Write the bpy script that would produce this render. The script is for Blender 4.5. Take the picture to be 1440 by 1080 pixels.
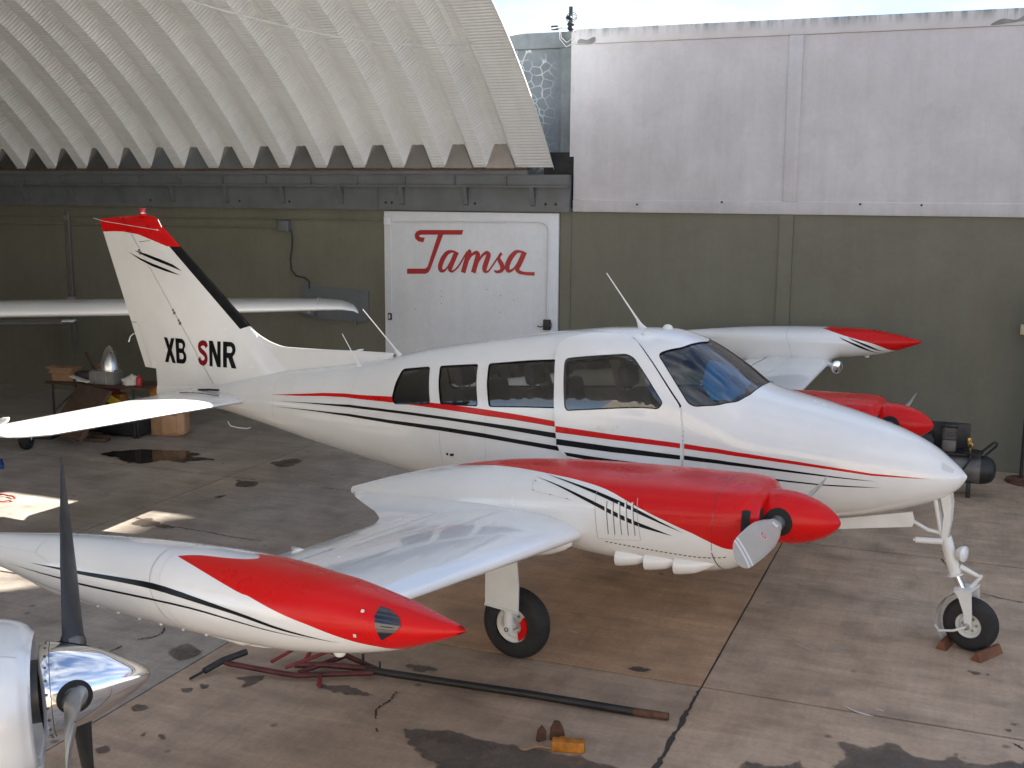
import bpy, bmesh, math, random
import numpy as np
from mathutils import Vector, Matrix
from mathutils.geometry import delaunay_2d_cdt

for o in list(bpy.data.objects):
    bpy.data.objects.remove(o, do_unlink=True)
scene = bpy.context.scene
COL = scene.collection

# ---------------------------------------------------------------- camera
cam_d = bpy.data.cameras.new('camera')
cam = bpy.data.objects.new('camera', cam_d)
COL.objects.link(cam)
cam_d.sensor_fit = 'HORIZONTAL'
cam_d.sensor_width = 36.0
cam_d.lens = 36.0 * 1610.9384 / 1440.0
cam_d.clip_start = 0.05
cam_d.clip_end = 2000
CAM_YAW, CAM_PITCH, CAM_ROLL, CAM_H = -0.3793, 0.1652, 0.0067, 3.4005
_f = Vector((math.sin(CAM_YAW)*math.cos(CAM_PITCH), math.cos(CAM_YAW)*math.cos(CAM_PITCH), -math.sin(CAM_PITCH)))
_r = Vector((math.cos(CAM_YAW), -math.sin(CAM_YAW), 0))
_u = _r.cross(_f)
_c, _s = math.cos(CAM_ROLL), math.sin(CAM_ROLL)
_r2 = _c*_r + _s*_u
_u2 = -_s*_r + _c*_u
cam.matrix_world = Matrix(((_r2.x, _u2.x, -_f.x, 0), (_r2.y, _u2.y, -_f.y, 0), (_r2.z, _u2.z, -_f.z, CAM_H), (0, 0, 0, 1)))
scene.camera = cam

# ---------------------------------------------------------------- sky and sun
SUN_EL, SUN_AZ = math.radians(35.4), math.radians(45.0)      # azimuth measured from +X towards +Y
world = bpy.data.worlds.new('World')
scene.world = world
world.use_nodes = True
wn = world.node_tree
wn.nodes.clear()
w_out = wn.nodes.new('ShaderNodeOutputWorld')
w_bg = wn.nodes.new('ShaderNodeBackground')
w_sky = wn.nodes.new('ShaderNodeTexSky')
w_sky.sky_type = 'NISHITA'
w_sky.sun_disc = False
w_sky.sun_elevation = SUN_EL
w_sky.sun_rotation = math.radians(90) - SUN_AZ
w_sky.air_density = .7
w_sky.dust_density = .3
w_sky.ozone_density = 1.0
w_sky.altitude = 1500
w_bg.inputs['Strength'].default_value = 0.07
w_tc = wn.nodes.new('ShaderNodeTexCoord')
w_map = wn.nodes.new('ShaderNodeMapping')
w_map.inputs['Scale'].default_value = (1.0, 1.0, 2.6)
w_nz = wn.nodes.new('ShaderNodeTexNoise')
w_nz.inputs['Scale'].default_value = 2.6
w_nz.inputs['Detail'].default_value = 8
w_nz.inputs['Roughness'].default_value = .58
w_rp = wn.nodes.new('ShaderNodeValToRGB')
w_rp.color_ramp.elements[0].position = .40
w_rp.color_ramp.elements[1].position = .72
w_mx = wn.nodes.new('ShaderNodeMix')
w_mx.data_type = 'RGBA'
w_mx.inputs[7].default_value = (4.6, 4.8, 5.0, 1)      # sunlit broken cloud, same over the whole sky
wn.links.new(w_tc.outputs['Generated'], w_map.inputs[0])
wn.links.new(w_map.outputs[0], w_nz.inputs['Vector'])
wn.links.new(w_nz.outputs[0], w_rp.inputs[0])
wn.links.new(w_rp.outputs[0], w_mx.inputs[0])
wn.links.new(w_sky.outputs[0], w_mx.inputs[6])
wn.links.new(w_mx.outputs[2], w_bg.inputs['Color'])
wn.links.new(w_bg.outputs[0], w_out.inputs['Surface'])
sun_d = bpy.data.lights.new('sun', 'SUN')
sun_d.energy = 4.6
sun_d.angle = math.radians(0.5)
sun_d.color = (1.0, 0.94, 0.85)
sun = bpy.data.objects.new('sun', sun_d)
COL.objects.link(sun)
_sd = Vector((math.cos(SUN_AZ)*math.cos(SUN_EL), math.sin(SUN_AZ)*math.cos(SUN_EL), math.sin(SUN_EL)))
sun.rotation_euler = _sd.to_track_quat('Z', 'Y').to_euler()
sun.location = (20, 40, 40)

vs = scene.view_settings
vs.view_transform = 'Standard'
vs.look = 'None'
vs.exposure = 2.12
vs.gamma = 1.0
vs.use_curve_mapping = False
scene.render.engine = 'CYCLES'
# ---------------------------------------------------------------- surfaces (pure numpy)
PI = math.pi
def pchip(xs, ys):
    xs = np.array(xs, float); ys = np.array(ys, float); h = np.diff(xs); dl = np.diff(ys) / h
    m = np.zeros(len(xs)); m[0] = dl[0]; m[-1] = dl[-1]
    for i in range(1, len(xs) - 1):
        if dl[i-1] * dl[i] > 0:
            w1 = 2*h[i] + h[i-1]; w2 = h[i] + 2*h[i-1]
            m[i] = (w1 + w2) / (w1/dl[i-1] + w2/dl[i])
    def f(x):
        x = np.clip(np.asarray(x, float), xs[0], xs[-1])
        i = np.clip(np.searchsorted(xs, x) - 1, 0, len(xs) - 2)
        t = (x - xs[i]) / h[i]
        return ((1+2*t)*(1-t)**2*ys[i] + t*(1-t)**2*h[i]*m[i] + t*t*(3-2*t)*ys[i+1] + t*t*(t-1)*h[i]*m[i+1])
    return f
def make_body(st, yc=None):
    """st rows: x, zt, zb, w, zm, nu, nl -> S(x, t); t=0 top, +pi/2 right side (-y)"""
    st = sorted(st); xs = [r[0] for r in st]
    F = [pchip(xs, [r[k] for r in st]) for k in range(1, 7)]
    def S(x, t):
        x = np.asarray(x, float); t = np.asarray(t, float)
        zt, zb, w, zm, nu, nl = [f(x) for f in F]
        s, c = np.sin(t), np.cos(t)
        n = np.where(c >= 0, nu, nl)
        r = (np.abs(s)**n + np.abs(c)**n) ** (-1/n)
        z = zm + np.where(c >= 0, zt - zm, zm - zb) * r * c
        y = -w * r * s + (yc(x) if callable(yc) else (yc or 0.0))
        return np.stack([x + 0*t, y, z], -1)
    return S
FUS = make_body([
 # x     zt     zb     w     zm    nu   nl
 (-5.45, 1.33, 1.15, .03, 1.24, 1.8, 2.0),
 (-5.00, 1.39, 1.15, .09, 1.26, 1.9, 2.0),
 (-4.55, 1.44, 1.14, .165, 1.27, 2.0, 2.0),
 (-4.05, 1.55, 1.075, .235, 1.28, 2.0, 2.1),
 (-3.50, 1.645, .985, .315, 1.29, 2.05, 2.2),
 (-3.10, 1.705, .92, .375, 1.30, 2.1, 2.2),
 (-2.50, 1.815, .845, .46, 1.31, 2.15, 2.3),
 (-2.00, 1.945, .79, .53, 1.33, 2.2, 2.4),
 (-1.50, 2.05, .75, .585, 1.34, 2.3, 2.5),
 (-1.00, 2.14, .73, .62, 1.35, 2.4, 2.6),
 (-.50, 2.222, .72, .64, 1.36, 2.5, 2.6),
 (.00, 2.28, .72, .65, 1.37, 2.5, 2.6),
 (.42, 2.297, .73, .65, 1.38, 2.5, 2.6),
 (.70, 2.238, .75, .645, 1.38, 2.45, 2.6),
 (1.04, 2.058, .78, .63, 1.38, 2.4, 2.6),
 (1.268, 1.905, .81, .605, 1.37, 2.35, 2.5),
 (1.46, 1.852, .84, .575, 1.36, 2.3, 2.4),
 (1.75, 1.795, .895, .515, 1.35, 2.25, 2.3),
 (2.08, 1.718, .95, .445, 1.345, 2.15, 2.2),
 (2.35, 1.638, 1.025, .365, 1.34, 2.1, 2.1),
 (2.56, 1.546, 1.10, .275, 1.335, 2.0, 2.0),
 (2.70, 1.448, 1.175, .18, 1.33, 2.0, 2.0),
 (2.785, 1.378, 1.25, .085, 1.328, 2.0, 2.0),
 (2.823, 1.338, 1.318, .008, 1.328, 2.0, 2.0)])
ENG_Y = 1.80
NAC = make_body([
 (-1.50, 1.10, 1.04, .03, 1.07, 2.0, 2.0),
 (-1.30, 1.17, 1.02, .12, 1.09, 2.0, 2.0),
 (-1.00, 1.265, 1.00, .235, 1.12, 2.1, 2.0),
 (-.55, 1.385, .99, .345, 1.17, 2.3, 2.1),
 (-.05, 1.475, .98, .41, 1.20, 2.5, 2.3),
 (.50, 1.525, .955, .43, 1.23, 2.7, 2.5),
 (.95, 1.545, .935, .435, 1.25, 2.9, 2.6),
 (1.45, 1.56, .945, .425, 1.27, 3.1, 2.6),
 (1.66, 1.565, .985, .41, 1.29, 3.2, 2.6),
 (1.76, 1.56, 1.05, .385, 1.31, 3.2, 2.6),
 (1.82, 1.545, 1.10, .355, 1.32, 3.0, 2.5),
 (1.845, 1.52, 1.14, .315, 1.33, 2.8, 2.4)])
TANK_Y = 5.24
TANK = make_body([
 (-1.75, 1.585, 1.555, .015, 1.57, 2.0, 2.0),
 (-1.45, 1.63, 1.53, .055, 1.58, 2.0, 2.0),
 (-1.10, 1.675, 1.50, .10, 1.59, 2.0, 2.0),
 (-.60, 1.735, 1.445, .155, 1.60, 2.0, 2.0),
 (-.10, 1.775, 1.42, .185, 1.61, 2.0, 2.0),
 (.30, 1.795, 1.425, .20, 1.62, 2.0, 2.0),
 (.70, 1.805, 1.44, .195, 1.635, 2.0, 2.0),
 (1.00, 1.80, 1.48, .17, 1.65, 2.0, 2.0),
 (1.28, 1.765, 1.545, .125, 1.665, 2.0, 2.0),
 (1.48, 1.725, 1.62, .065, 1.675, 2.0, 2.0),
 (1.60, 1.70, 1.675, .015, 1.685, 2.0, 2.0),
 (1.615, 1.69, 1.685, .004, 1.6875, 2.0, 2.0)])
TANK_F = pchip([-1.75, -1.3, -.7, 0, .45, .7, .95, 1.2, 1.62], [1, 1.1, 1.5, 1.65, 1.6, 1.4, 1.12, 1, 1])
TANK_G = pchip([-1.75, -1.35, -.8, .2, .5, .72, 1.62], [0, .25, 1, 1, .7, 0, 0])
def tank_surf(s):
    """tank on side s (-1 right, +1 left), fuller on its inboard side"""
    def S(x, t):
        P = np.array(TANK(x, t)); inb = P[..., 1]*s < 0
        P[..., 1] = np.where(inb, P[..., 1]*TANK_F(P[..., 0]), P[..., 1]) + s*TANK_Y
        tt = np.asarray(t, float); P[..., 2] -= np.where(inb & (np.cos(tt) < 0), .15*TANK_G(P[..., 0])*np.abs(np.sin(2*tt)), 0)
        return P
    return S
def shifted(S, dy):
    return lambda x, t: S(x, t) + np.array([0, dy, 0.])
def normal(S, u, v, e=2e-3):
    du = S(u + e, v) - S(u - e, v); dv = S(u, v + e) - S(u, v - e)
    n = np.cross(dv, du); L = np.linalg.norm(n, axis=-1, keepdims=True); return n / np.where(L == 0, 1, L)
# ---------------------------------------------------------------- object helpers
def set_props(o, label=None, cat=None, group=None, kind=None):
    if label: o['label'] = label
    if cat: o['category'] = cat
    if group: o['group'] = group
    if kind: o['kind'] = kind
    return o
def empty(name, label=None, cat=None, loc=(0, 0, 0), rz=0.0, group=None):
    o = bpy.data.objects.new(name, None)
    o.empty_display_size = 0.1
    COL.objects.link(o)
    o.location = loc
    o.rotation_euler = (0, 0, rz)
    return set_props(o, label, cat, group)
def mesh_obj(name, verts, faces, mats, parent=None, mi=None, smooth=True, sharp=35, normals=None):
    me = bpy.data.meshes.new(name)
    me.from_pydata([tuple(map(float, v)) for v in verts], [], [tuple(int(i) for i in f) for f in faces])
    if not isinstance(mats, (list, tuple)): mats = [mats]
    for m in mats: me.materials.append(m)
    if mi is not None:
        me.polygons.foreach_set('material_index', [int(i) for i in mi])
    me.polygons.foreach_set('use_smooth', [bool(smooth)] * len(me.polygons))
    if normals is not None:
        me.normals_split_custom_set_from_vertices([tuple(map(float, n)) for n in normals])
    elif smooth:
        me.set_sharp_from_angle(angle=math.radians(sharp))
    me.update()
    o = bpy.data.objects.new(name, me)
    COL.objects.link(o)
    if parent is not None: o.parent = parent
    return o
class MB:
    """collects simple solids into ONE mesh"""
    def __init__(s): s.v = []; s.f = []; s.m = []
    def add(s, vs, fs, mi=0):
        b = len(s.v); s.v += [tuple(map(float, v)) for v in vs]; s.f += [tuple(b + i for i in f) for f in fs]; s.m += [mi] * len(fs)
        return s
    def box(s, c, d, mi=0, M=None, bev=0.0):
        hx, hy, hz = d[0]/2, d[1]/2, d[2]/2
        if bev > 0:
            bev = min(bev, hx*.9, hy*.9, hz*.9)
            bm = bmesh.new(); bmesh.ops.create_cube(bm, size=1)
            for v in bm.verts: v.co = Vector((v.co.x*d[0], v.co.y*d[1], v.co.z*d[2]))
            bmesh.ops.bevel(bm, geom=bm.edges[:], offset=bev, segments=2, profile=.5, affect='EDGES')
            bm.verts.ensure_lookup_table()
            vs = [v.co.copy() for v in bm.verts]; fs = [[v.index for v in f.verts] for f in bm.faces]; bm.free()
        else:
            vs = [Vector((x, y, z)) for x in (-hx, hx) for y in (-hy, hy) for z in (-hz, hz)]
            fs = [(0, 1, 3, 2), (4, 6, 7, 5), (0, 4, 5, 1), (2, 3, 7, 6), (0, 2, 6, 4), (1, 5, 7, 3)]
        if M is not None: vs = [M @ v for v in vs]
        c = Vector(c)
        return s.add([v + c for v in vs], fs, mi)
    def tube(s, pts, r, n=10, mi=0, caps=True):
        pts = [Vector(p) for p in pts]; rs = r if isinstance(r, (list, tuple)) else [r] * len(pts)
        vs = []; fs = []; up = None
        for i, p in enumerate(pts):
            t = (pts[min(i+1, len(pts)-1)] - pts[max(i-1, 0)]).normalized()
            if up is None:
                up = Vector((0, 0, 1)) if abs(t.z) < .9 else Vector((1, 0, 0))
            a = t.cross(up).normalized(); b = a.cross(t).normalized(); up = b
            for k in range(n):
                q = 2*PI*k/n; vs.append(p + (a*math.cos(q) + b*math.sin(q)) * rs[i])
        for i in range(len(pts)-1):
            for k in range(n):
                fs.append((i*n+k, i*n+(k+1) % n, (i+1)*n+(k+1) % n, (i+1)*n+k))
        if caps:
            fs.append(tuple(range(n-1, -1, -1))); fs.append(tuple((len(pts)-1)*n+k for k in range(n)))
        return s.add(vs, fs, mi)
    def lathe(s, prof, c=(0, 0, 0), axis=(0, 0, 1), n=32, mi=0, mis=None, ref=None):
        """prof: list of (r, h) along axis"""
        ax = Vector(axis).normalized(); ref = Vector(ref) if ref else (Vector((0, 0, 1)) if abs(ax.z) < .9 else Vector((1, 0, 0)))
        a = ax.cross(ref).normalized(); b = ax.cross(a).normalized(); c = Vector(c); vs = []; base = len(s.v)
        for r, h in prof:
            for k in range(n):
                q = 2*PI*k/n; vs.append(c + ax*h + (a*math.cos(q) + b*math.sin(q)) * max(r, 1e-5))
        s.add(vs, [], 0)
        for i in range(len(prof)-1):
            for k in range(n):
                s.f.append((base+i*n+k, base+(i+1)*n+k, base+(i+1)*n+(k+1) % n, base+i*n+(k+1) % n)); s.m.append(mis[i] if mis else mi)
        return s
    def prism(s, poly, z0, z1, mi=0, M=None):
        n = len(poly); vs = [Vector((x, y, z0)) for x, y in poly] + [Vector((x, y, z1)) for x, y in poly]
        if M is not None: vs = [M @ v for v in vs]
        fs = [tuple(range(n-1, -1, -1)), tuple(range(n, 2*n))] + [(i, (i+1) % n, n+(i+1) % n, n+i) for i in range(n)]
        return s.add(vs, fs, mi)
    def build(s, name, mats, parent=None, smooth=True, sharp=35, **kw):
        return mesh_obj(name, s.v, s.f, mats, parent, s.m, smooth, sharp, **kw)
def loft(rings, closed=True, cap0=True, cap1=True):
    n = len(rings[0]); vs = [tuple(p) for r in rings for p in r]; fs = []
    for i in range(len(rings)-1):
        for k in range(n if closed else n-1):
            fs.append((i*n+k, i*n+(k+1) % n, (i+1)*n+(k+1) % n, (i+1)*n+k))
    if cap0: fs.append(tuple(range(n-1, -1, -1)))
    if cap1: fs.append(tuple((len(rings)-1)*n+k for k in range(n)))
    return vs, fs
# ---- polygons
def densify(poly, d, closed=True):
    out = []; n = len(poly)
    for i in range(n if closed else n-1):
        a = np.array(poly[i], float); b = np.array(poly[(i+1) % n], float)
        k = max(1, int(math.ceil(np.linalg.norm(b-a) / d)))
        for j in range(k): out.append(tuple(a + (b-a)*j/k))
    if not closed: out.append(tuple(poly[-1]))
    return out
def round_poly(poly, r, seg=4):
    out = []; n = len(poly)
    for i in range(n):
        p = np.array(poly[i], float); a = np.array(poly[i-1], float); b = np.array(poly[(i+1) % n], float)
        la, lb = np.linalg.norm(a-p), np.linalg.norm(b-p); q = min(r, la*.45, lb*.45)
        p0 = p + (a-p)/la*q; p1 = p + (b-p)/lb*q
        for j in range(seg+1):
            t = j/seg; out.append(tuple((1-t)**2*p0 + 2*t*(1-t)*p + t*t*p1))
    return out
def crom(pts, k=6, closed=False):
    P = [np.array(p, float) for p in pts]; n = len(P); out = []
    for i in range(n if closed else n-1):
        p0 = P[i-1] if (closed or i > 0) else P[0]; p1 = P[i]; p2 = P[(i+1) % n]; p3 = P[(i+2) % n] if (closed or i+2 < n) else P[-1]
        for j in range(k):
            t = j/k; out.append(tuple(.5*((2*p1) + (p2-p0)*t + (2*p0-5*p1+4*p2-p3)*t*t + (3*p1-p0-3*p2+p3)*t**3)))
    if not closed: out.append(tuple(P[-1]))
    return out
def inpoly(P, poly):
    P = np.asarray(P, float); x, y = P[:, 0], P[:, 1]; q = np.array(poly, float); r = np.zeros(len(P), bool)
    for i in range(len(q)):
        (x1, y1), (x2, y2) = q[i-1], q[i]
        if y1 == y2: continue
        c = ((y1 > y) != (y2 > y)) & (x < (x2-x1)*(y-y1)/(y2-y1) + x1); r ^= c
    return r
def cdt(points, polys):
    """triangulate points with polygon outlines as constraints -> (P, T)"""
    V = [Vector(p) for p in points]; E = []
    for q in polys:
        b = len(V); V += [Vector(p) for p in q]; E += [(b+i, b+(i+1) % len(q)) for i in range(len(q))]
    v, e, f, *_ = delaunay_2d_cdt(V, E, [], 0, 1e-6)
    return np.array([tuple(p) for p in v]), np.array([tuple(t) for t in f if len(t) == 3])
VS = 0.6     # metres per radian used to make the (x, t) plane roughly isotropic
def body_patch(S, dom, grid, polys, keep, off=None):
    """surface S(x,t) triangulated over dom=(x0,x1,t0,t1) with polys [(x,t)..] as edges.
    keep(centroids Nx2 in (x,t)) -> material index or -1"""
    x0, x1, t0, t1 = dom; nx, nt = grid
    xs = np.linspace(x0, x1, nx+1) if isinstance(nx, int) else np.array(nx); ts = np.linspace(t0, t1, nt+1)
    G = np.stack(np.meshgrid(xs, ts*VS, indexing='ij'), -1).reshape(-1, 2)
    Q = [densify([(x, t*VS) for x, t in q], .03) for q in polys]
    # drop grid points that sit almost on an outline
    if Q:
        B = np.array([p for q in Q for p in q]); keepg = np.ones(len(G), bool)
        for k in range(0, len(G), 4000):
            d = np.abs(G[k:k+4000, None, 0]-B[None, :, 0]) + np.abs(G[k:k+4000, None, 1]-B[None, :, 1])
            keepg[k:k+4000] = d.min(1) > .006
        edge = (np.abs(G[:, 0]-xs[0]) < 1e-9) | (np.abs(G[:, 0]-xs[-1]) < 1e-9) | (np.abs(G[:, 1]-t0*VS) < 1e-9) | (np.abs(G[:, 1]-t1*VS) < 1e-9)
        G = G[keepg | edge]
    P, T = cdt([tuple(g) for g in G], Q)
    P[:, 1] /= VS
    C = P[T].mean(1); mi = keep(C); ok = mi >= 0; T = T[ok]; mi = mi[ok]
    used = np.unique(T); remap = -np.ones(len(P), int); remap[used] = np.arange(len(used)); P = P[used]; T = remap[T]
    W = S(P[:, 0], P[:, 1]); N = normal(S, P[:, 0], P[:, 1])
    o = 0.0 if off is None else (off(P[:, 0], P[:, 1]) if callable(off) else off)
    W = W + N * (o[:, None] if isinstance(o, np.ndarray) else o)
    # orient
    if len(T):
        fn = np.cross(W[T[:, 1]]-W[T[:, 0]], W[T[:, 2]]-W[T[:, 0]]); fl = (fn*N[T].mean(1)).sum(1) < 0; T[fl] = T[fl][:, ::-1]
    return W, T, mi, N
def region(S, poly, holes=(), off=0.002, step=.035):
    """filled decal on surface"""
    q = np.array(poly); dom = (q[:, 0].min(), q[:, 0].max(), q[:, 1].min(), q[:, 1].max())
    nx = max(2, int((dom[1]-dom[0])/step)); nt = max(2, int((dom[3]-dom[2])*VS/step))
    def keep(C):
        r = inpoly(C, poly)
        for h in holes: r &= ~inpoly(C, h)
        return np.where(r, 0, -1)
    return body_patch(S, dom, (nx, nt), [poly] + list(holes), keep, off)
def rim(W, T, N, depth):
    """close a patch with a rim going inwards by depth"""
    from collections import Counter
    cnt = Counter(); 
    for a, b, c in T:
        for e in ((a, b), (b, c), (c, a)): cnt[tuple(sorted(e))] += 1
    V = [tuple(p) for p in W]; Fc = [tuple(t) for t in T]; mp = {}
    def low(i):
        if i not in mp: mp[i] = len(V); V.append(tuple(W[i] - N[i]*depth))
        return mp[i]
    for a, b, c in T:
        for e in ((a, b), (b, c), (c, a)):
            if cnt[tuple(sorted(e))] == 1: Fc.append((e[1], e[0], low(e[0]), low(e[1])))
    return V, Fc
def mirror_t(poly): return [(x, -t) for x, t in poly]
# ---------------------------------------------------------------- materials
def new_mat(name):
    m = bpy.data.materials.new(name); m.use_nodes = True
    nt = m.node_tree; nt.nodes.clear()
    out = nt.nodes.new('ShaderNodeOutputMaterial'); b = nt.nodes.new('ShaderNodeBsdfPrincipled')
    nt.links.new(b.outputs[0], out.inputs['Surface'])
    return m, nt, b
def nd(nt, typ, **kw):
    n = nt.nodes.new('ShaderNode' + typ)
    for k, v in kw.items():
        if k.startswith('i_'): n.inputs[k[2:].replace('_', ' ')].default_value = v
        elif k.startswith('n_'): n.inputs[int(k[2:])].default_value = v
        else: setattr(n, k, v)
    return n
def ramp(nt, fac, stops, interp='LINEAR'):
    r = nt.nodes.new('ShaderNodeValToRGB'); r.color_ramp.interpolation = interp
    while len(r.color_ramp.elements) < len(stops): r.color_ramp.elements.new(.5)
    for e, (p, c) in zip(r.color_ramp.elements, stops):
        e.position = p; e.color = (c, c, c, 1) if isinstance(c, (int, float)) else (*c, 1)
    nt.links.new(fac, r.inputs[0]); return r.outputs[0]
def mixc(nt, fac, a, b, blend='MIX'):
    n = nt.nodes.new('ShaderNodeMix'); n.data_type = 'RGBA'; n.blend_type = blend
    for i, v in ((0, fac), (6, a), (7, b)):
        if isinstance(v, (int, float)): n.inputs[i].default_value = v
        elif isinstance(v, tuple): n.inputs[i].default_value = (*v, 1) if len(v) == 3 else v
        else: nt.links.new(v, n.inputs[i])
    return n.outputs[2]
def coords(nt, kind='Object', scale=(1, 1, 1), rot=(0, 0, 0), loc=(0, 0, 0)):
    t = nt.nodes.new('ShaderNodeTexCoord'); m = nt.nodes.new('ShaderNodeMapping')
    m.inputs['Scale'].default_value = scale; m.inputs['Rotation'].default_value = rot; m.inputs['Location'].default_value = loc
    nt.links.new(t.outputs[kind], m.inputs[0]); return m.outputs[0]
def world_pos(nt, scale=(1, 1, 1)):
    g = nt.nodes.new('ShaderNodeNewGeometry'); m = nt.nodes.new('ShaderNodeMapping'); m.inputs['Scale'].default_value = scale
    nt.links.new(g.outputs['Position'], m.inputs[0]); return m.outputs[0]
def noise(nt, vec, sc, det=4, rough=.55, dist=0.0):
    n = nd(nt, 'TexNoise'); n.inputs['Scale'].default_value = sc; n.inputs['Detail'].default_value = det
    n.inputs['Roughness'].default_value = rough; n.inputs['Distortion'].default_value = dist
    nt.links.new(vec, n.inputs['Vector']); return n.outputs[0]
def bump(nt, b, h, strength=.3, dist=.01):
    n = nt.nodes.new('ShaderNodeBump'); n.inputs['Strength'].default_value = strength; n.inputs['Distance'].default_value = dist
    nt.links.new(h, n.inputs['Height']); nt.links.new(n.outputs[0], b.inputs['Normal']); return n
def math_n(nt, op, a, b=None):
    n = nt.nodes.new('ShaderNodeMath'); n.operation = op
    for i, v in ((0, a), (1, b)):
        if v is None: continue
        if isinstance(v, (int, float)): n.inputs[i].default_value = v
        else: nt.links.new(v, n.inputs[i])
    return n.outputs[0]
def simple(name, col, rough=.5, metal=0.0, var=.12, nsc=6.0, bmp=0.0, coat=0.0, spec=None):
    m, nt, b = new_mat(name)
    v = coords(nt); n = noise(nt, v, nsc, 5)
    hi = tuple(min(1, c*(1+var)) for c in col); lo = tuple(c*(1-var) for c in col)
    nt.links.new(ramp(nt, n, [(.3, lo), (.7, hi)]), b.inputs['Base Color'])
    nt.links.new(ramp(nt, noise(nt, v, nsc*2.3, 3), [(.3, max(.02, rough*.85)), (.7, min(1, rough*1.15))]), b.inputs['Roughness'])
    b.inputs['Metallic'].default_value = metal
    if coat: b.inputs['Coat Weight'].default_value = coat; b.inputs['Coat Roughness'].default_value = .04
    if spec is not None: b.inputs['Specular IOR Level'].default_value = spec
    if bmp: bump(nt, b, noise(nt, v, nsc*4, 4), bmp, .004)
    return m
def paint(name, col, rough=.22, coat=.8, dirt=.06):
    m, nt, b = new_mat(name)
    v = coords(nt); n = noise(nt, v, 1.7, 5, .6)
    lo = tuple(c*(1-dirt) for c in col)
    nt.links.new(ramp(nt, n, [(.35, lo), (.6, col)]), b.inputs['Base Color'])
    nt.links.new(ramp(nt, noise(nt, v, 5, 4), [(.3, rough*.8), (.7, rough*1.25)]), b.inputs['Roughness'])
    b.inputs['Coat Weight'].default_value = coat; b.inputs['Coat Roughness'].default_value = .05
    bump(nt, b, noise(nt, v, 2.2, 2), .06, .01)
    return m
M = {}
M['white'] = paint('aircraft_white_paint', (.80, .80, .78))
M['red'] = paint('aircraft_red_paint', (.60, .006, .006), .30, .12)
M['red'].node_tree.nodes['Principled BSDF'].inputs['Specular IOR Level'].default_value = .2
M['black'] = simple('aircraft_black_paint', (.006, .006, .007), .32, var=.15, spec=.22)
M['blackmatte'] = simple('boot_black', (.006, .006, .007), .6)
M['darkred'] = paint('letter_dark_red', (.20, .008, .015), .22, .8)
M['gearwhite'] = simple('gear_white_enamel', (.74, .74, .71), .38, var=.06)
M['rubber'] = simple('tyre_rubber', (.018, .018, .018), .75, var=.3, bmp=.2)
M['boot'] = simple('deice_boot_rubber', (.007, .007, .008), .7, var=.2, spec=.2)
M['bladegrey'] = simple('propeller_grey', (.44, .42, .37), .4, .1, var=.08)
M['bladeblack'] = simple('propeller_black', (.022, .023, .025), .42, var=.25)
M['alu'] = simple('aluminium', (.62, .62, .61), .3, 1.0, var=.08)
M['alu_dull'] = simple('dull_aluminium', (.45, .45, .44), .48, 1.0, var=.15)
M['dark'] = simple('dark_cavity', (.012, .012, .012), .8)
M['liner'] = simple('cabin_liner', (.22, .215, .20), .8)
M['seat'] = simple('seat_fabric', (.055, .055, .06), .85, bmp=.2)
M['seatpale'] = simple('seat_pale_fabric', (.32, .29, .25), .85, bmp=.2)
M['blue'] = simple('sky_reflection_sheet', (.05, .26, .48), .6)  # blue of the sky reflected in the windshield, given as a surface colour
M['beacon'] = simple('beacon_red_lens', (.5, .004, .03), .12, coat=1)
M['steel'] = simple('worn_steel', (.16, .16, .155), .45, .8, var=.3)
M['greysteel'] = simple('grey_painted_steel', (.115, .125, .13), .5, var=.15, bmp=.1, nsc=3)
M['rust'] = simple('rusted_steel', (.10, .045, .025), .8, var=.5, nsc=14, bmp=.3)
M['redsteel'] = simple('red_painted_steel', (.085, .014, .014), .55, var=.45, nsc=9, bmp=.15)
M['blackpipe'] = simple('black_pipe', (.014, .013, .013), .5, var=.4)
M['yellow'] = simple('yellow_worn_paint', (.42, .15, .012), .6, var=.4, nsc=20, bmp=.3)
M['wood'] = simple('chock_wood', (.16, .062, .03), .75, var=.3, nsc=12, bmp=.3)
M['tan'] = simple('tan_plastic', (.40, .24, .14), .5, var=.15)
M['card'] = simple('cardboard', (.30, .18, .10), .85, var=.2)
M['brownboard'] = simple('brown_board', (.075, .042, .028), .7, var=.2)
M['blackplastic'] = simple('black_plastic', (.016, .017, .02), .5)
M['yellowplastic'] = simple('yellow_plastic', (.62, .40, .02), .45)
M['orangewood'] = simple('orange_tinted_case', (.34, .14, .03), .5, var=.3)
M['pinkred'] = simple('red_plastic', (.42, .02, .025), .4)
M['bluecloth'] = simple('blue_cloth', (.02, .05, .2), .8)
M['whiteish'] = simple('off_white_plastic', (.62, .62, .58), .5)
M['cream'] = simple('cream_plaster_box', (.55, .47, .30), .6)
M['cable'] = simple('pale_cable', (.66, .66, .62), .5)
M['brass'] = simple('brass', (.55, .36, .12), .35, 1.0)
M['lampglass'] = simple('lamp_lens', (.75, .76, .78), .12, coat=1)
M['signred'] = simple('sign_red_paint', (.36, .008, .010), .45, var=.15, nsc=10)
M['tar'] = simple('black_tar', (.010, .010, .010), .7, bmp=.5)
M['bareconc'] = simple('bare_cement', (.22, .22, .215), .85, var=.25, nsc=8, bmp=.3)
M['compgrey'] = simple('compressor_grey', (.13, .125, .12), .5, .3, var=.3)

def chrome():
    m, nt, b = new_mat('polished_aluminium')
    b.inputs['Base Color'].default_value = (.80, .80, .81, 1); b.inputs['Metallic'].default_value = 1
    v = coords(nt)
    nt.links.new(ramp(nt, noise(nt, v, 7, 4), [(.3, .04), (.75, .12)]), b.inputs['Roughness'])
    return m
M['chrome'] = chrome()

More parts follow.
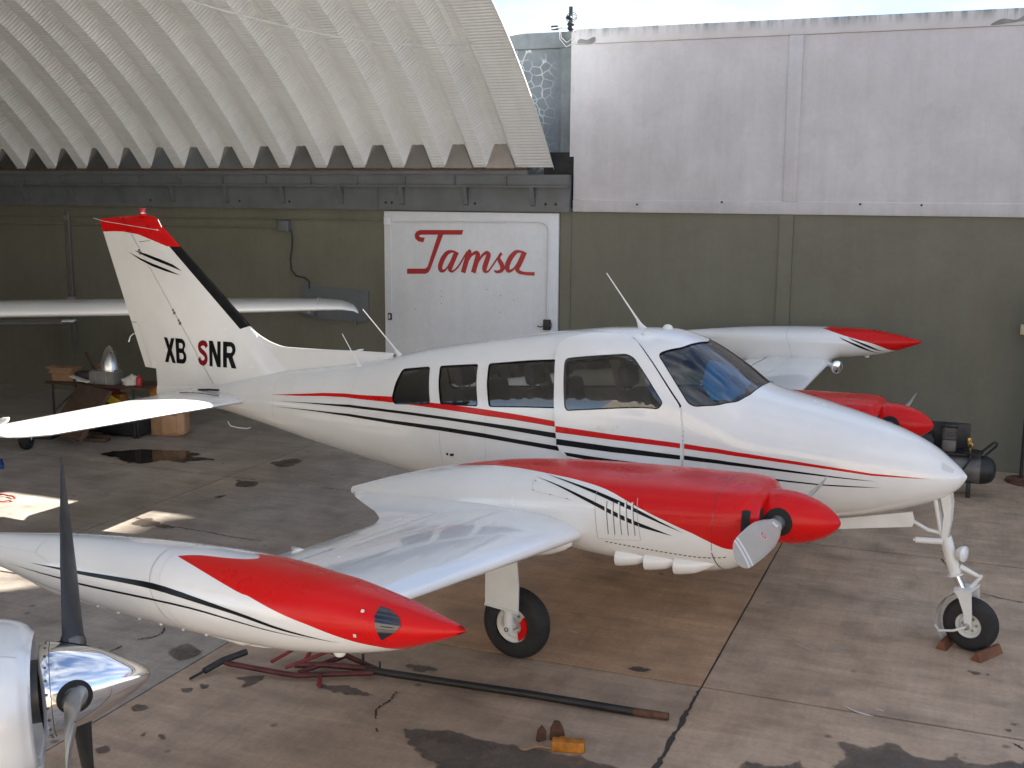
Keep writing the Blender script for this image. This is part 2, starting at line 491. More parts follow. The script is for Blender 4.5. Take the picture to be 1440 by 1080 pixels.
def glass(name, tint, fres_rough=.02, ior=1.5):
    m = bpy.data.materials.new(name); m.use_nodes = True; nt = m.node_tree; nt.nodes.clear()
    out = nt.nodes.new('ShaderNodeOutputMaterial'); mx = nt.nodes.new('ShaderNodeMixShader')
    tr = nt.nodes.new('ShaderNodeBsdfTransparent'); gl = nt.nodes.new('ShaderNodeBsdfGlossy')
    fr = nt.nodes.new('ShaderNodeFresnel'); fr.inputs['IOR'].default_value = ior
    v = coords(nt); t = ramp(nt, noise(nt, v, 3, 3), [(.3, tuple(c*.9 for c in tint)), (.7, tint)])
    nt.links.new(t, tr.inputs[0]); gl.inputs['Roughness'].default_value = fres_rough
    bm_ = nt.nodes.new('ShaderNodeBump'); bm_.inputs['Strength'].default_value = .05; bm_.inputs['Distance'].default_value = .01
    nt.links.new(noise(nt, v, 2.5, 2), bm_.inputs['Height']); nt.links.new(bm_.outputs[0], gl.inputs['Normal'])
    f2 = math_n(nt, 'ADD', fr.outputs[0], .03)
    nt.links.new(f2, mx.inputs[0]); nt.links.new(tr.outputs[0], mx.inputs[1]); nt.links.new(gl.outputs[0], mx.inputs[2])
    nt.links.new(mx.outputs[0], out.inputs['Surface']); return m
M['glass'] = glass('tinted_cabin_glass', (.90, .90, .88), ior=1.8)
M['wshield'] = glass('windshield_glass', (.78, .92, .97), ior=1.75)
M['lensdark'] = simple('dark_lens', (.008, .010, .016), .06, var=.1, coat=1)

def concrete():
    m, nt, b = new_mat('concrete_apron')
    P = world_pos(nt); oi = nt.nodes.new('ShaderNodeObjectInfo')
    big = noise(nt, P, .55, 6, .6, .4); mid = noise(nt, P, 2.6, 7, .62, .3); fine = noise(nt, P, 28, 6, .7)
    streak = noise(nt, world_pos(nt, (26, 1.6, 1)), 1.0, 5, .6, .2)
    streak2 = noise(nt, world_pos(nt, (1.2, 9, 1)), 1.0, 6, .65, .5)
    c = ramp(nt, mid, [(.28, (.27, .244, .218)), (.5, (.395, .356, .316)), (.72, (.49, .445, .395))])
    c = mixc(nt, 1.0, c, oi.outputs['Color'], 'MULTIPLY')
    c = mixc(nt, ramp(nt, big, [(.35, .0), (.65, .75)]), c, mixc(nt, 1.0, c, (.78, .74, .71), 'MULTIPLY'))
    c = mixc(nt, .22, c, mixc(nt, 1.0, c, ramp(nt, streak, [(.3, .78), (.7, 1.22)]), 'MULTIPLY'))
    c = mixc(nt, .55, c, mixc(nt, 1.0, c, ramp(nt, streak2, [(.3, .72), (.7, 1.18)]), 'MULTIPLY'))
    # small dark spots and pale scuffs
    vor = nd(nt, 'TexVoronoi'); vor.inputs['Scale'].default_value = 2.1; nt.links.new(P, vor.inputs['Vector'])
    c = mixc(nt, math_n(nt, 'MULTIPLY', ramp(nt, vor.outputs['Distance'], [(.03, 1.0), (.075, 0.0)]), .6), c, (.05, .045, .042))
    scuff = noise(nt, world_pos(nt, (2.2, 7, 1)), 1.3, 3, .5, 1.2)
    c = mixc(nt, ramp(nt, scuff, [(.70, 0.0), (.80, .55)]), c, (.36, .34, .32))
    c = mixc(nt, .35, c, mixc(nt, 1.0, c, ramp(nt, fine, [(.3, .7), (.7, 1.3)]), 'MULTIPLY'))
    nt.links.new(c, b.inputs['Base Color'])
    nt.links.new(ramp(nt, mid, [(.3, .42), (.7, .68)]), b.inputs['Roughness'])
    b.inputs['Specular IOR Level'].default_value = .35
    h = mixc(nt, .25, fine, streak)
    bump(nt, b, h, .35, .004)
    return m
M['concrete'] = concrete()
M['joint'] = simple('joint_dirt', (.055, .046, .038), .95)
def wet(name, col, rough, opac=1.0):
    m, nt, b = new_mat(name)
    P = world_pos(nt); n = noise(nt, P, 5, 6, .65)
    nt.links.new(ramp(nt, n, [(.3, tuple(c*.7 for c in col)), (.7, tuple(c*1.35 for c in col))]), b.inputs['Base Color'])
    nt.links.new(ramp(nt, noise(nt, P, 3, 4), [(.3, rough*.7), (.7, rough*1.3)]), b.inputs['Roughness'])
    bump(nt, b, noise(nt, P, 28, 6), .12, .003)
    # soaks in with a feathered, blotchy rim
    at_ = nt.nodes.new('ShaderNodeAttribute'); at_.attribute_name = 'soak'
    k = math_n(nt, 'ADD', at_.outputs['Fac'], math_n(nt, 'MULTIPLY', math_n(nt, 'SUBTRACT', noise(nt, P, 11, 6, .7), .5), 1.1))
    k = math_n(nt, 'MULTIPLY', ramp(nt, k, [(.18, 0.0), (.62, 1.0)]), math_n(nt, 'MULTIPLY', ramp(nt, noise(nt, P, 3.3, 7, .68), [(.32, .45), (.6, 1.0)]) if opac < 1 else 1.0, opac))
    mx = nt.nodes.new('ShaderNodeMixShader'); tr = nt.nodes.new('ShaderNodeBsdfTransparent'); out = [n for n in nt.nodes if n.type == 'OUTPUT_MATERIAL'][0]
    nt.links.new(k, mx.inputs[0]); nt.links.new(tr.outputs[0], mx.inputs[1]); nt.links.new(b.outputs[0], mx.inputs[2]); nt.links.new(mx.outputs[0], out.inputs['Surface'])
    return m
M['damp'] = wet('damp_concrete', (.105, .083, .068), .45, .88)
M['puddle'] = wet('oily_puddle', (.030, .024, .020), .08)
M['crack'] = simple('crack_dirt', (.05, .042, .035), .9)
M['rustslab'] = None

def plaster(name, col, lo, sc=1.3, streaks=.35, bmp=.12):
    m, nt, b = new_mat(name)
    P = world_pos(nt); a = noise(nt, P, sc, 7, .62, .3); f = noise(nt, P, 14, 6, .65)
    drip = noise(nt, world_pos(nt, (7, 7, .55)), 1.0, 6, .65)
    c = ramp(nt, a, [(.3, lo), (.62, col)])
    c = mixc(nt, streaks, c, mixc(nt, 1.0, c, ramp(nt, drip, [(.32, .8), (.7, 1.08)]), 'MULTIPLY'))
    c = mixc(nt, .3, c, mixc(nt, 1.0, c, ramp(nt, f, [(.3, .86), (.7, 1.1)]), 'MULTIPLY'))
    nt.links.new(c, b.inputs['Base Color']); b.inputs['Roughness'].default_value = .82
    b.inputs['Specular IOR Level'].default_value = .3
    bump(nt, b, mixc(nt, .5, a, f), bmp, .02)
    return m
M['wallwhite'] = plaster('white_painted_plaster', (.55, .54, .55), (.47, .455, .46), 1.6)
M['wallgreen'] = plaster('olive_grey_painted_plaster', (.172, .168, .128), (.146, .142, .108), 1.1, .25)
M['doorwhite'] = plaster('white_painted_panel', (.70, .72, .74), (.65, .67, .69), 1.4, .2, .05)
M['wallgrey'] = plaster('weathered_grey_plaster', (.19, .21, .22), (.12, .135, .14), 2.2, .5, .25)
M['stucco'] = plaster('sunlit_stucco', (.58, .53, .46), (.50, .455, .40), 1.0)
def parapet():
    m, nt, b = new_mat('weathered_parapet')
    P = world_pos(nt); a = noise(nt, P, 1.6, 7, .62); drip = noise(nt, world_pos(nt, (9, 9, 1.1)), 1.0, 7, .7)
    sep = nt.nodes.new('ShaderNodeSeparateXYZ'); g = nt.nodes.new('ShaderNodeNewGeometry'); nt.links.new(g.outputs['Position'], sep.inputs[0])
    hz = nd(nt, 'MapRange'); hz.inputs['From Min'].default_value = 5.44; hz.inputs['From Max'].default_value = 5.60; nt.links.new(sep.outputs['Z'], hz.inputs[0])
    c = ramp(nt, a, [(.3, (.48, .46, .46)), (.62, (.56, .545, .55))])
    k = math_n(nt, 'MULTIPLY', ramp(nt, drip, [(.44, 0.0), (.62, 1.0)]), hz.outputs[0])
    c = mixc(nt, k, c, (.16, .19, .18))
    nt.links.new(c, b.inputs['Base Color']); b.inputs['Roughness'].default_value = .85
    bump(nt, b, drip, .15, .02); return m
M['parapet'] = parapet()
def crackwall():
    m, nt, b = new_mat('cement_wall_with_sealed_cracks')
    P = world_pos(nt); a = noise(nt, P, 2.2, 7, .62)
    wob = nt.nodes.new('ShaderNodeVectorMath'); wob.operation = 'ADD'
    nz = nd(nt, 'TexNoise'); nz.inputs['Scale'].default_value = 3.5; nt.links.new(P, nz.inputs['Vector'])
    sc = nt.nodes.new('ShaderNodeVectorMath'); sc.operation = 'SCALE'; sc.inputs['Scale'].default_value = .16; nt.links.new(nz.outputs['Color'], sc.inputs[0])
    nt.links.new(P, wob.inputs[0]); nt.links.new(sc.outputs[0], wob.inputs[1])
    vor = nd(nt, 'TexVoronoi'); vor.feature = 'DISTANCE_TO_EDGE'; vor.inputs['Scale'].default_value = 7.5; nt.links.new(wob.outputs[0], vor.inputs['Vector'])
    line = ramp(nt, vor.outputs['Distance'], [(.015, 1.0), (.06, 0.0)])
    sep = nt.nodes.new('ShaderNodeSeparateXYZ'); nt.links.new(P, sep.inputs[0])
    mx = nd(nt, 'MapRange'); mx.inputs['From Min'].default_value = -5.45; mx.inputs['From Max'].default_value = -5.75; nt.links.new(sep.outputs['X'], mx.inputs[0])
    br = ramp(nt, noise(nt, P, 2.4, 3), [(.38, 0.0), (.5, 1.0)])
    line = math_n(nt, 'MULTIPLY', math_n(nt, 'MULTIPLY', line, mx.outputs[0]), br)
    c = ramp(nt, a, [(.3, (.10, .115, .125)), (.65, (.165, .185, .20))])
    c = mixc(nt, line, c, (.42, .46, .47))
    nt.links.new(c, b.inputs['Base Color']); b.inputs['Roughness'].default_value = .85; bump(nt, b, a, .2, .02); return m
M['crackwall'] = crackwall()
VY, VZ, VR = 7.39, -3.02, 10.286
def vault_mat():
    m, nt, b = new_mat('ribbed_arch_sheet')
    tc = nt.nodes.new('ShaderNodeTexCoord'); sep = nt.nodes.new('ShaderNodeSeparateXYZ'); nt.links.new(tc.outputs['Object'], sep.inputs[0])
    an = math_n(nt, 'ARCTAN2', math_n(nt, 'SUBTRACT', sep.outputs['Z'], VZ), math_n(nt, 'SUBTRACT', sep.outputs['Y'], VY))
    w = math_n(nt, 'SINE', math_n(nt, 'MULTIPLY', an, VR * 2 * PI / .052))
    P = world_pos(nt); a = noise(nt, P, .8, 6, .6); g = noise(nt, world_pos(nt, (9, 1.2, 1.2)), 1, 5, .6)
    c = ramp(nt, a, [(.3, (.74, .775, .785)), (.65, (.85, .885, .895))])
    c = mixc(nt, .4, c, mixc(nt, 1.0, c, ramp(nt, g, [(.3, .86), (.65, 1.05)]), 'MULTIPLY'))
    nt.links.new(c, b.inputs["Base Color"]); b.inputs["Roughness"].default_value = .42
    bump(nt, b, w, .5, .007)
    return m
M['vault'] = vault_mat()
M['plate'] = simple('closure_plate_steel', (.26, .25, .25), .22, .9, var=.25, nsc=2)
M['vaultout'] = M['vault']
# ---------------------------------------------------------------- setting
WY = 15.224                       # plane of the boundary wall
rng = random.Random(7)
# ground: one sheet to the horizon, slabs laid on it
gb = MB(); gb.add([(-400, -400, -.03), (400, -400, -.03), (400, 400, -.03), (-400, 400, -.03)], [(0, 1, 2, 3)])
ground = gb.build('ground', M['concrete']); set_props(ground, 'stained grey concrete apron cast in large slabs', 'ground', kind='structure')
ground.color = (1.12, 1.05, .97, 1)
XS = [-21.2, -17.9, -14.6, -11.35, -8.165, -5.08, -1.555, 1.75, 5.05, 8.4]
YS = [-3.6, .1, 3.8, 7.52, 11.235, WY]
GAP = .013
jf = MB(); jf.add([(XS[0], YS[0], -.014), (XS[-1], YS[0], -.014), (XS[-1], YS[-1]+.05, -.014), (XS[0], YS[-1]+.05, -.014)], [(0, 1, 2, 3)]); jf.build('joint_filler', M['joint'], ground)
for i in range(len(XS)-1):
    for j in range(len(YS)-1):
        x0, x1, y0, y1 = XS[i]+GAP/2, XS[i+1]-GAP/2, YS[j]+GAP, YS[j+1]-GAP
        if j == len(YS)-2: y1 = WY + .05
        cx_, cy_ = (x0+x1)/2, (y0+y1)/2
        # outline with slightly chipped edges
        pts = []
        for (a, b2) in (((x0, y0), (x1, y0)), ((x1, y0), (x1, y1)), ((x1, y1), (x0, y1)), ((x0, y1), (x0, y0))):
            for k in range(14):
                t = k/14; e = .004*rng.random() if 0 < k else 0
                px_, py_ = a[0]+(b2[0]-a[0])*t, a[1]+(b2[1]-a[1])*t
                dx, dy = cx_-px_, cy_-py_; L = math.hypot(dx, dy); pts.append((px_+dx/L*e - cx_, py_+dy/L*e - cy_))
        mb = MB(); mb.prism(pts, -.025, 0.0)
        o = mb.build('slab', M['concrete'], ground, smooth=False); o.location = (cx_, cy_, rng.uniform(-.0015, .0015))
        b_ = rng.uniform(.93, 1.07); col = (b_, b_*.985, b_*.97)
        if (i, j) == (5, 3): col = (1.34, .96, .66)       # rust-brown slab under the wing
        elif (i, j) == (5, 2): col = (1.15, .96, .80)
        elif i >= 6: col = (1.25*b_, 1.04*b_, .84*b_)
        elif i <= 3: col = (.92*b_, .92*b_, .92*b_)
        o.color = (*col, 1)

# boundary wall, right of the hangar
def wall_box(mb, x0, x1, y0, y1, z0, z1, mi=0): mb.box(((x0+x1)/2, (y0+y1)/2, (z0+z1)/2), (x1-x0, y1-y0, z1-z0), mi)
wall = empty('boundary_wall', 'tall plastered wall, pale upper half over olive lower half, beside the hangar', 'wall', (-2.0, WY, 0))
def wpart(name, mat, boxes, parent=wall, bev=0.0):
    mb = MB()
    for x0, x1, y0, y1, z0, z1 in boxes:
        mb.box(((x0+x1)/2+2.0, (y0+y1)/2-WY, (z0+z1)/2), (x1-x0, y1-y0, z1-z0), bev=bev)
    return mb.build(name, mat, parent, smooth=bev > 0)
RX = 30.0
wpart('lower_panel', M['wallgreen'], [(-5.19, -2.345, WY, WY+.25, -.1, 3.146)])
wpart('lower_panel', M['wallgreen'], [(-2.165, .70, WY, WY+.25, -.1, 3.146)])
wpart('lower_panel', M['wallgreen'], [(.70, RX, WY, WY+.25, -.1, 3.146)])
wpart('pilaster', M['wallgreen'], [(-2.343, -2.167, WY-.022, WY+.25, -.1, 3.146)])
wpart('upper_panel', M['wallwhite'], [(-5.17, -2.318, WY-.012, WY+.25, 3.315, 5.385)])
wpart('upper_panel', M['wallwhite'], [(-2.142, RX, WY-.012, WY+.25, 3.315, 5.385)])
wpart('band', M['wallwhite'], [(-5.17, RX, WY-.035, WY+.25, 3.150, 3.313)], bev=.008)
wpart('pilaster', M['wallwhite'], [(-2.318, -2.142, WY-.034, WY+.25, 3.313, 5.387)], bev=.008)
wpart('parapet', M['parapet'], [(-5.17, RX, WY-.036, WY+.27, 5.387, 5.585)], bev=.012)
# torn paint patches on the parapet and small anchor holes
def flat_poly(name, pts_xz, mat, y, parent=None, origin=(0, 0, 0)):
    q = np.array(pts_xz); P_, T_ = cdt([(float(q[:, 0].mean()), float(q[:, 1].mean()))], [pts_xz])
    C = P_[T_].mean(1); T_ = T_[inpoly(C, pts_xz)]
    V = [(p[0]-origin[0], y-origin[1], p[1]-origin[2]) for p in P_]
    F_ = []
    for t in T_:
        a, b, c = [P_[k] for k in t]; s = (b[0]-a[0])*(c[1]-a[1])-(b[1]-a[1])*(c[0]-a[0]); F_.append(tuple(t) if s > 0 else tuple(t[::-1]))
    return mesh_obj(name, V, F_, mat, parent, smooth=False)
WO = (-2.0, WY, 0)
flat_poly('bare_patch', crom([(-5.14, 5.40), (-5.10, 5.455), (-5.0, 5.44), (-4.9, 5.475), (-4.88, 5.42), (-4.95, 5.385), (-5.05, 5.39)], 4, True), M['bareconc'], WY-.040, wall, WO)
flat_poly('bare_patch', crom([(.02, 5.40), (.15, 5.47), (.3, 5.45), (.45, 5.52), (.8, 5.5), (.9, 5.42), (.6, 5.395), (.4, 5.43), (.2, 5.41)], 4, True), M['bareconc'], WY-.040, wall, WO)
for x, z in ((-4.25, 3.26), (-3.1, 3.3), (-1.35, 3.29), (-.62, 3.285)):
    mb = MB(); mb.lathe([(0, .0), (.014, .0), (.014, .01), (0, .01)], (x+2, -.047, z), (0, 1, 0), 10); mb.build('anchor_hole', M['dark'], wall)
for x0, z0, n_ in ((-4.3, 5.05, 5), (-3.8, 4.2, 9), (-3.4, 3.55, 4)):
    pass
# grey weathered wall behind the arch
gw = empty('weathered_wall', 'dark grey cement wall with pale sealed cracks behind the arch edge', 'wall', (-6.0, WY, 0))
def gpart(name, mat, x0, x1, y0, y1, z0, z1):
    mb = MB(); mb.box(((x0+x1)/2+6, (y0+y1)/2-WY, (z0+z1)/2), (x1-x0, y1-y0, z1-z0)); return mb.build(name, mat, gw, smooth=False)
gpart('panel', M['crackwall'], -30, -5.40, WY+.10, WY+.30, 3.0, 5.36)
gpart('pilaster', M['wallgrey'], -5.395, -5.185, WY+.06, WY+.30, 3.95, 5.36)
gpart('parapet', M['wallgrey'], -30, -5.185, WY+.04, WY+.32, 5.362, 5.57)
gpart('white_edge', M['wallwhite'], -5.235, -5.172, WY+.0, WY+.27, 3.9, 5.55)
gpart('tar_patch', M['tar'], -5.62, -5.18, WY+.02, WY+.28, 3.2, 3.96)

# ---------------------------------------------------------------- hangar
hangar = empty('hangar', 'arched hangar with ribbed pale sheet roof and olive back wall', 'hangar', (-10, WY, 0))
def hpart(name, mat, x0, x1, y0, y1, z0, z1, parent=hangar, bev=0.0):
    mb = MB(); off = (10, -WY, 0) if parent is hangar else (0, 0, 0)
    mb.box(((x0+x1)/2+off[0], (y0+y1)/2+off[1], (z0+z1)/2), (x1-x0, y1-y0, z1-z0), bev=bev); return mb.build(name, mat, parent, smooth=bev > 0)
hpart('back_wall', M['wallgreen'], -30, -14.335, WY+.002, WY+.25, -.1, 3.2)
hpart('back_wall', M['wallgreen'], -14.15, -8.275, WY+.002, WY+.25, -.1, 3.2)
hpart('back_wall', M['wallgreen'], -8.10, -5.192, WY+.002, WY+.25, -.1, 3.2)
hpart('pilaster', M['wallgreen'], -14.333, -14.152, WY-.03, WY+.25, -.1, 3.19)
hpart('pilaster', M['wallgreen'], -8.273, -8.102, WY-.012, WY+.25, -.1, 3.19)
hpart('pilaster', M['wallgreen'], -5.345, -5.194, WY-.014, WY+.25, -.1, 3.19)
# roof panels: one ribbed arch each
PIT = .645
def arch_panel(prof, name, x_off):
    """prof: list of (dx, radial offset outwards)"""
    n = 56; vs = []; fs = []; k = len(prof)
    for i in range(n+1):
        for dx, dr in prof:
            a0 = math.acos((15.13-VY)/(VR+dr)); a = a0 + (PI-2*a0)*i/n
            R_ = VR + dr; vs.append((dx, VY + R_*math.cos(a), VZ + R_*math.sin(a)))
    # thicken with a second skin 1.2 cm outside so the sheet has real thickness
    m = len(vs)
    for i in range(n+1):
        for dx, dr in prof:
            a0 = math.acos((15.13-VY)/(VR+dr)); a = a0 + (PI-2*a0)*i/n
            R_ = VR + dr + .012; vs.append((dx, VY + R_*math.cos(a), VZ + R_*math.sin(a)))
    for i in range(n):
        for j in range(k-1):
            q = i*k+j; fs.append((q, q+1, q+k+1, q+k)); fs.append((m+q, m+q+k, m+q+k+1, m+q+1))
    for j in range(k-1):
        fs.append((j, m+j, m+j+1, j+1))
    for i in range(n):
        fs.append((i*k, i*k+k, m+i*k+k, m+i*k)); q = i*k+k-1; fs.append((q, m+q, m+q+k, q+k))
    return vs, fs
def closure_plate(xa):
    mb = MB(); mb.prism([(xa-.012, 3.742), (xa+.437, 3.742), (xa+.30, 4.085), (xa+.125, 4.085)], -.006, .006, M=Matrix(((1, 0, 0, 0), (0, 0, 1, 15.115), (0, 1, 0, 0), (0, 0, 0, 1))))
    return mb
D_ = .20
prof = [(0, 0), (.20, 0), (.215, .012), (.318, D_-.012), (.333, D_), (.405, D_), (.409, D_-.008), (.417, D_-.008), (.421, D_), (.503, D_), (.518, D_-.012), (.632, .012), (.645, 0)]
vs, fs = arch_panel(prof, 'roof_panel', 0)
proto = mesh_obj('roof_panel', [(x+10, y-WY, z) for x, y, z in vs], fs, M['vault'], hangar, sharp=25)
proto.data.transform(Matrix.Translation((-10, WY, 0)))          # keep mesh in world metres (shader reads object y, z)
XT0 = -6.635
first = True
for k in range(0, 26):
    o = proto if k == 0 else proto.copy()
    if k: COL.objects.link(o); o.parent = hangar
    o.location = (XT0 - PIT*k + 10, -WY, 0)
vs, fs = arch_panel([(-5.990, 0), (-5.44, 0), (-5.432, -.02)], 'end_panel', 0)
endp = mesh_obj('roof_panel', vs, fs, M['vault'], hangar, sharp=25); endp.location = (10, -WY, 0)
pl = closure_plate(0.0); pv = pl.build('closure_plate', M['plate'], hangar, smooth=False)
for k in range(0, 25):
    o = pv if k == 0 else pv.copy()
    if k: COL.objects.link(o); o.parent = hangar
    o.location = (XT0 + .20 - PIT*k + 10, -WY, 0)
# gutter beam with stiffeners
gut = empty('gutter_beam'); gut.parent = hangar; gut.location = (10, -WY, 0)
def gbx(name, mat, x0, x1, y0, y1, z0, z1, bev=0.0): return hpart(name, mat, x0, x1, y0, y1, z0, z1, gut, bev)
gbx('angle', M['rust'], -30, -5.80, WY-.16, WY-.02, 3.715, 3.742)
gbx('upper_channel', M['greysteel'], -30, -5.80, WY-.15, WY-.03, 3.655, 3.713)
gbx('upper_channel', M['greysteel'], -30, -5.20, WY-.13, WY-.01, 3.505, 3.653)
gbx('flange', M['greysteel'], -30, -5.20, WY-.19, WY-.01, 3.478, 3.503)
gbx('lower_plate', M['greysteel'], -30, -8.18, WY-.09, WY-.012, 3.145, 3.476)
gbx('lower_plate', M['greysteel'], -8.172, -5.20, WY-.09, WY-.012, 3.145, 3.476)
for k in range(20):
    x = -5.73 - 1.018*k
    mb = MB(); Mx = Matrix(((0, 0, 1, x), (1, 0, 0, WY), (0, 1, 0, 0), (0, 0, 0, 1)))
    mb.prism([(-.188, 3.476), (-.092, 3.476), (-.092, 3.22), (-.12, 3.24)], -.03, .03, M=Mx); mb.build('bracket', M['greysteel'], gut, smooth=False)
    x = -6.12 - .79*k
    mb = MB(); mb.box((x, WY-.155, 3.57), (.012, .05, .12)); mb.build('stiffener', M['greysteel'], gut, smooth=False)
for x in (-5.40, -5.55, -6.62, -7.95, -8.05, -9.7, -10.6, -12.3):
    mb = MB(); mb.lathe([(0, -.014), (.014, -.014), (.02, 0)], (x, WY-.088, 3.25), (0, 1, 0), 8); mb.build('bolt', M['dark'], gut)
# far end of the hangar (out of frame): gable wall that keeps the bay dim
ge = MB(); a0 = math.acos((15.13-VY)/VR)
poly = [(VY+VR*math.cos(a0+(PI-2*a0)*i/24), VZ+VR*math.sin(a0+(PI-2*a0)*i/24)) for i in range(25)]
poly = [(15.13, 0.0)] + poly + [(-.35, 0.0)]
ge.prism(poly, -.1, .1, M=Matrix(((0, 0, 1, -23.2+10), (1, 0, 0, -WY), (0, 1, 0, 0), (0, 0, 0, 1)))); ge.build('gable_wall', M['wallgreen'], hangar, smooth=False)
hpart('front_wall', M['wallgreen'], -23.2, -14.0, -.45, -.25, -.1, 3.7)

# added block beyond the wall, unseen right of the frame: it shades the apron
nb = empty('sun_block_near', 'unseen tall stucco building added beyond the wall to shade the apron', 'building', (14.0, 17.3, 0))
mb = MB(); mb.box((0, 0, 7.6), (20, 2.8, 15.2)); mb.build('wall', M['stucco'], nb, smooth=False)
mb = MB(); mb.box((0, 0, 15.35), (20.1, 3.0, .3)); mb.build('parapet', M['stucco'], nb, smooth=False)
for ix in range(6):
    for iz in range(4):
        mb = MB(); mb.box((-8.2+3.2*ix, -1.42, 2.4+3.2*iz), (1.4, .06, 1.5)); w_ = mb.build('window', M['lensdark'], nb, smooth=False)
        mb = MB(); mb.box((-8.2+3.2*ix, -1.46, 1.58+3.2*iz), (1.6, .14, .08)); mb.build('sill', M['wallwhite'], w_, smooth=False)

fb2 = empty('sun_block_far', 'unseen tall plain block added far behind the wall to shade the floor', 'building', (17.3, 30.5, 0))  # added out of frame: its top shades a strip of floor
mb = MB(); mb.box((0, 0, 11.1), (6, 2.0, 22.2)); mb.build('wall', M['stucco'], fb2, smooth=False)
for ix in range(2):
    for iz in range(6):
        mb = MB(); mb.box((-1.5+3*ix, -1.02, 2.4+3.2*iz), (1.4, .06, 1.5)); mb.build('window', M['lensdark'], fb2, smooth=False)
# added sunlit facade, unseen behind the camera: its bounce warms the shaded side
ob = empty('bounce_facade', 'unseen low tan stucco building added behind the viewer to bounce warm light', 'building', (6, -13, 0))
mb = MB(); mb.box((0, -4, 4.0), (44, 8, 8.0)); mb.build('wall', M['stucco'], ob, smooth=False)
mb = MB(); mb.box((0, -4, 8.15), (44.4, 8.4, .3)); mb.build('parapet', M['wallwhite'], ob, smooth=False)
for ix in range(7):
    mb = MB(); mb.box((-18+6*ix, .02, 3.4), (2.0, .06, 1.4)); mb.build('window', M['lensdark'], ob, smooth=False)
# ---------------------------------------------------------------- stains and cracks of the apron
PUDDLE = [
    [(-10.423, 11.554), (-10.329, 11.822), (-10.043, 12.039), (-9.714, 12.136), (-9.447, 12.205), (-9.121, 12.073), (-9.223, 11.940), (-8.880, 11.956), (-8.825, 11.851), (-9.115, 11.682), (-9.025, 11.594), (-9.445, 11.582), (-9.467, 11.403), (-9.712, 11.297), (-10.065, 11.487)],
]
DAMP = [
    [(-3.201, 6.136), (-3.096, 6.201), (-2.876, 6.271), (-2.703, 6.216), (-2.471, 6.241), (-2.137, 6.229), (-1.814, 6.219), (-1.598, 6.079), (-2.599, 5.665), (-2.865, 5.831), (-3.075, 5.940), (-3.088, 6.015)],
    [(-2.514, 5.527), (-2.676, 5.833), (-2.888, 5.879), (-2.731, 5.954), (-2.904, 5.911)],
    [(-4.657, 6.406), (-4.594, 6.445), (-4.464, 6.526), (-4.425, 6.451), (-4.445, 6.289), (-4.531, 6.253), (-4.545, 6.349), (-4.621, 6.356)],
    [(-4.108, 6.557), (-4.020, 6.555), (-3.779, 6.580), (-3.585, 6.512), (-3.633, 6.468), (-3.812, 6.442), (-3.979, 6.459)],
    [(-0.602, 7.006), (-0.531, 7.077), (-0.406, 7.027), (-0.328, 7.120), (-0.229, 7.171), (-0.139, 7.058), (0.018, 7.045), (0.118, 7.184), (0.179, 7.290), (0.196, 7.256), (0.139, 7.115), (0.281, 7.087), (0.504, 7.266), (0.656, 7.149), (0.337, 6.836), (-0.245, 6.639), (-0.570, 6.641), (-0.532, 6.875)],
    [(-1.122, 6.459), (-1.087, 6.568), (-1.017, 6.587), (-0.917, 6.581), (-0.820, 6.640), (-0.796, 6.707), (-0.745, 6.709), (-0.728, 6.641), (-0.570, 6.641), (-0.743, 6.389), (-1.058, 6.303)],
    [(-3.637, 7.061), (-3.547, 7.112), (-3.395, 7.094), (-3.376, 7.020), (-3.533, 6.968)],
    [(-5.009, 5.729), (-4.979, 5.800), (-4.868, 5.765), (-4.928, 5.682)],
    [(-4.821, 5.175), (-4.772, 5.245), (-4.703, 5.185), (-4.752, 5.135)],
    [(-4.686, 5.424), (-4.676, 5.480), (-4.640, 5.422)],
    [(-4.595, 5.483), (-4.535, 5.497), (-4.482, 5.437), (-4.518, 5.421)],
    [(-5.404, 6.651), (-5.356, 6.776), (-5.133, 6.721), (-5.123, 6.580), (-5.227, 6.466), (-5.342, 6.532)],
    [(-4.885, 6.106), (-4.808, 6.138), (-4.781, 6.087), (-4.825, 6.044)],
    [(-4.815, 6.211), (-4.720, 6.212), (-4.712, 6.153), (-4.763, 6.157)],
    [(-7.912, 9.212), (-7.830, 9.448), (-7.458, 9.266), (-7.327, 9.211), (-7.692, 9.111)],
    [(-7.991, 11.129), (-7.661, 11.159), (-7.585, 10.974), (-7.736, 10.838)],
    [(-8.117, 12.071), (-7.893, 12.384), (-7.703, 12.165), (-7.824, 11.865)],
    [(-7.806, 10.328), (-7.660, 10.524), (-7.642, 10.366)],
    [(-1.932, 7.664), (-2.044, 7.685), (-2.133, 7.621), (-2.017, 7.588)],
    [(0.170, 8.542), (0.323, 8.538), (0.313, 8.494), (0.195, 8.498)],
    [(0.436, 7.734), (0.513, 7.766), (0.477, 7.707)],
    [(0.399, 7.632), (0.450, 7.653), (0.441, 7.595)],
]
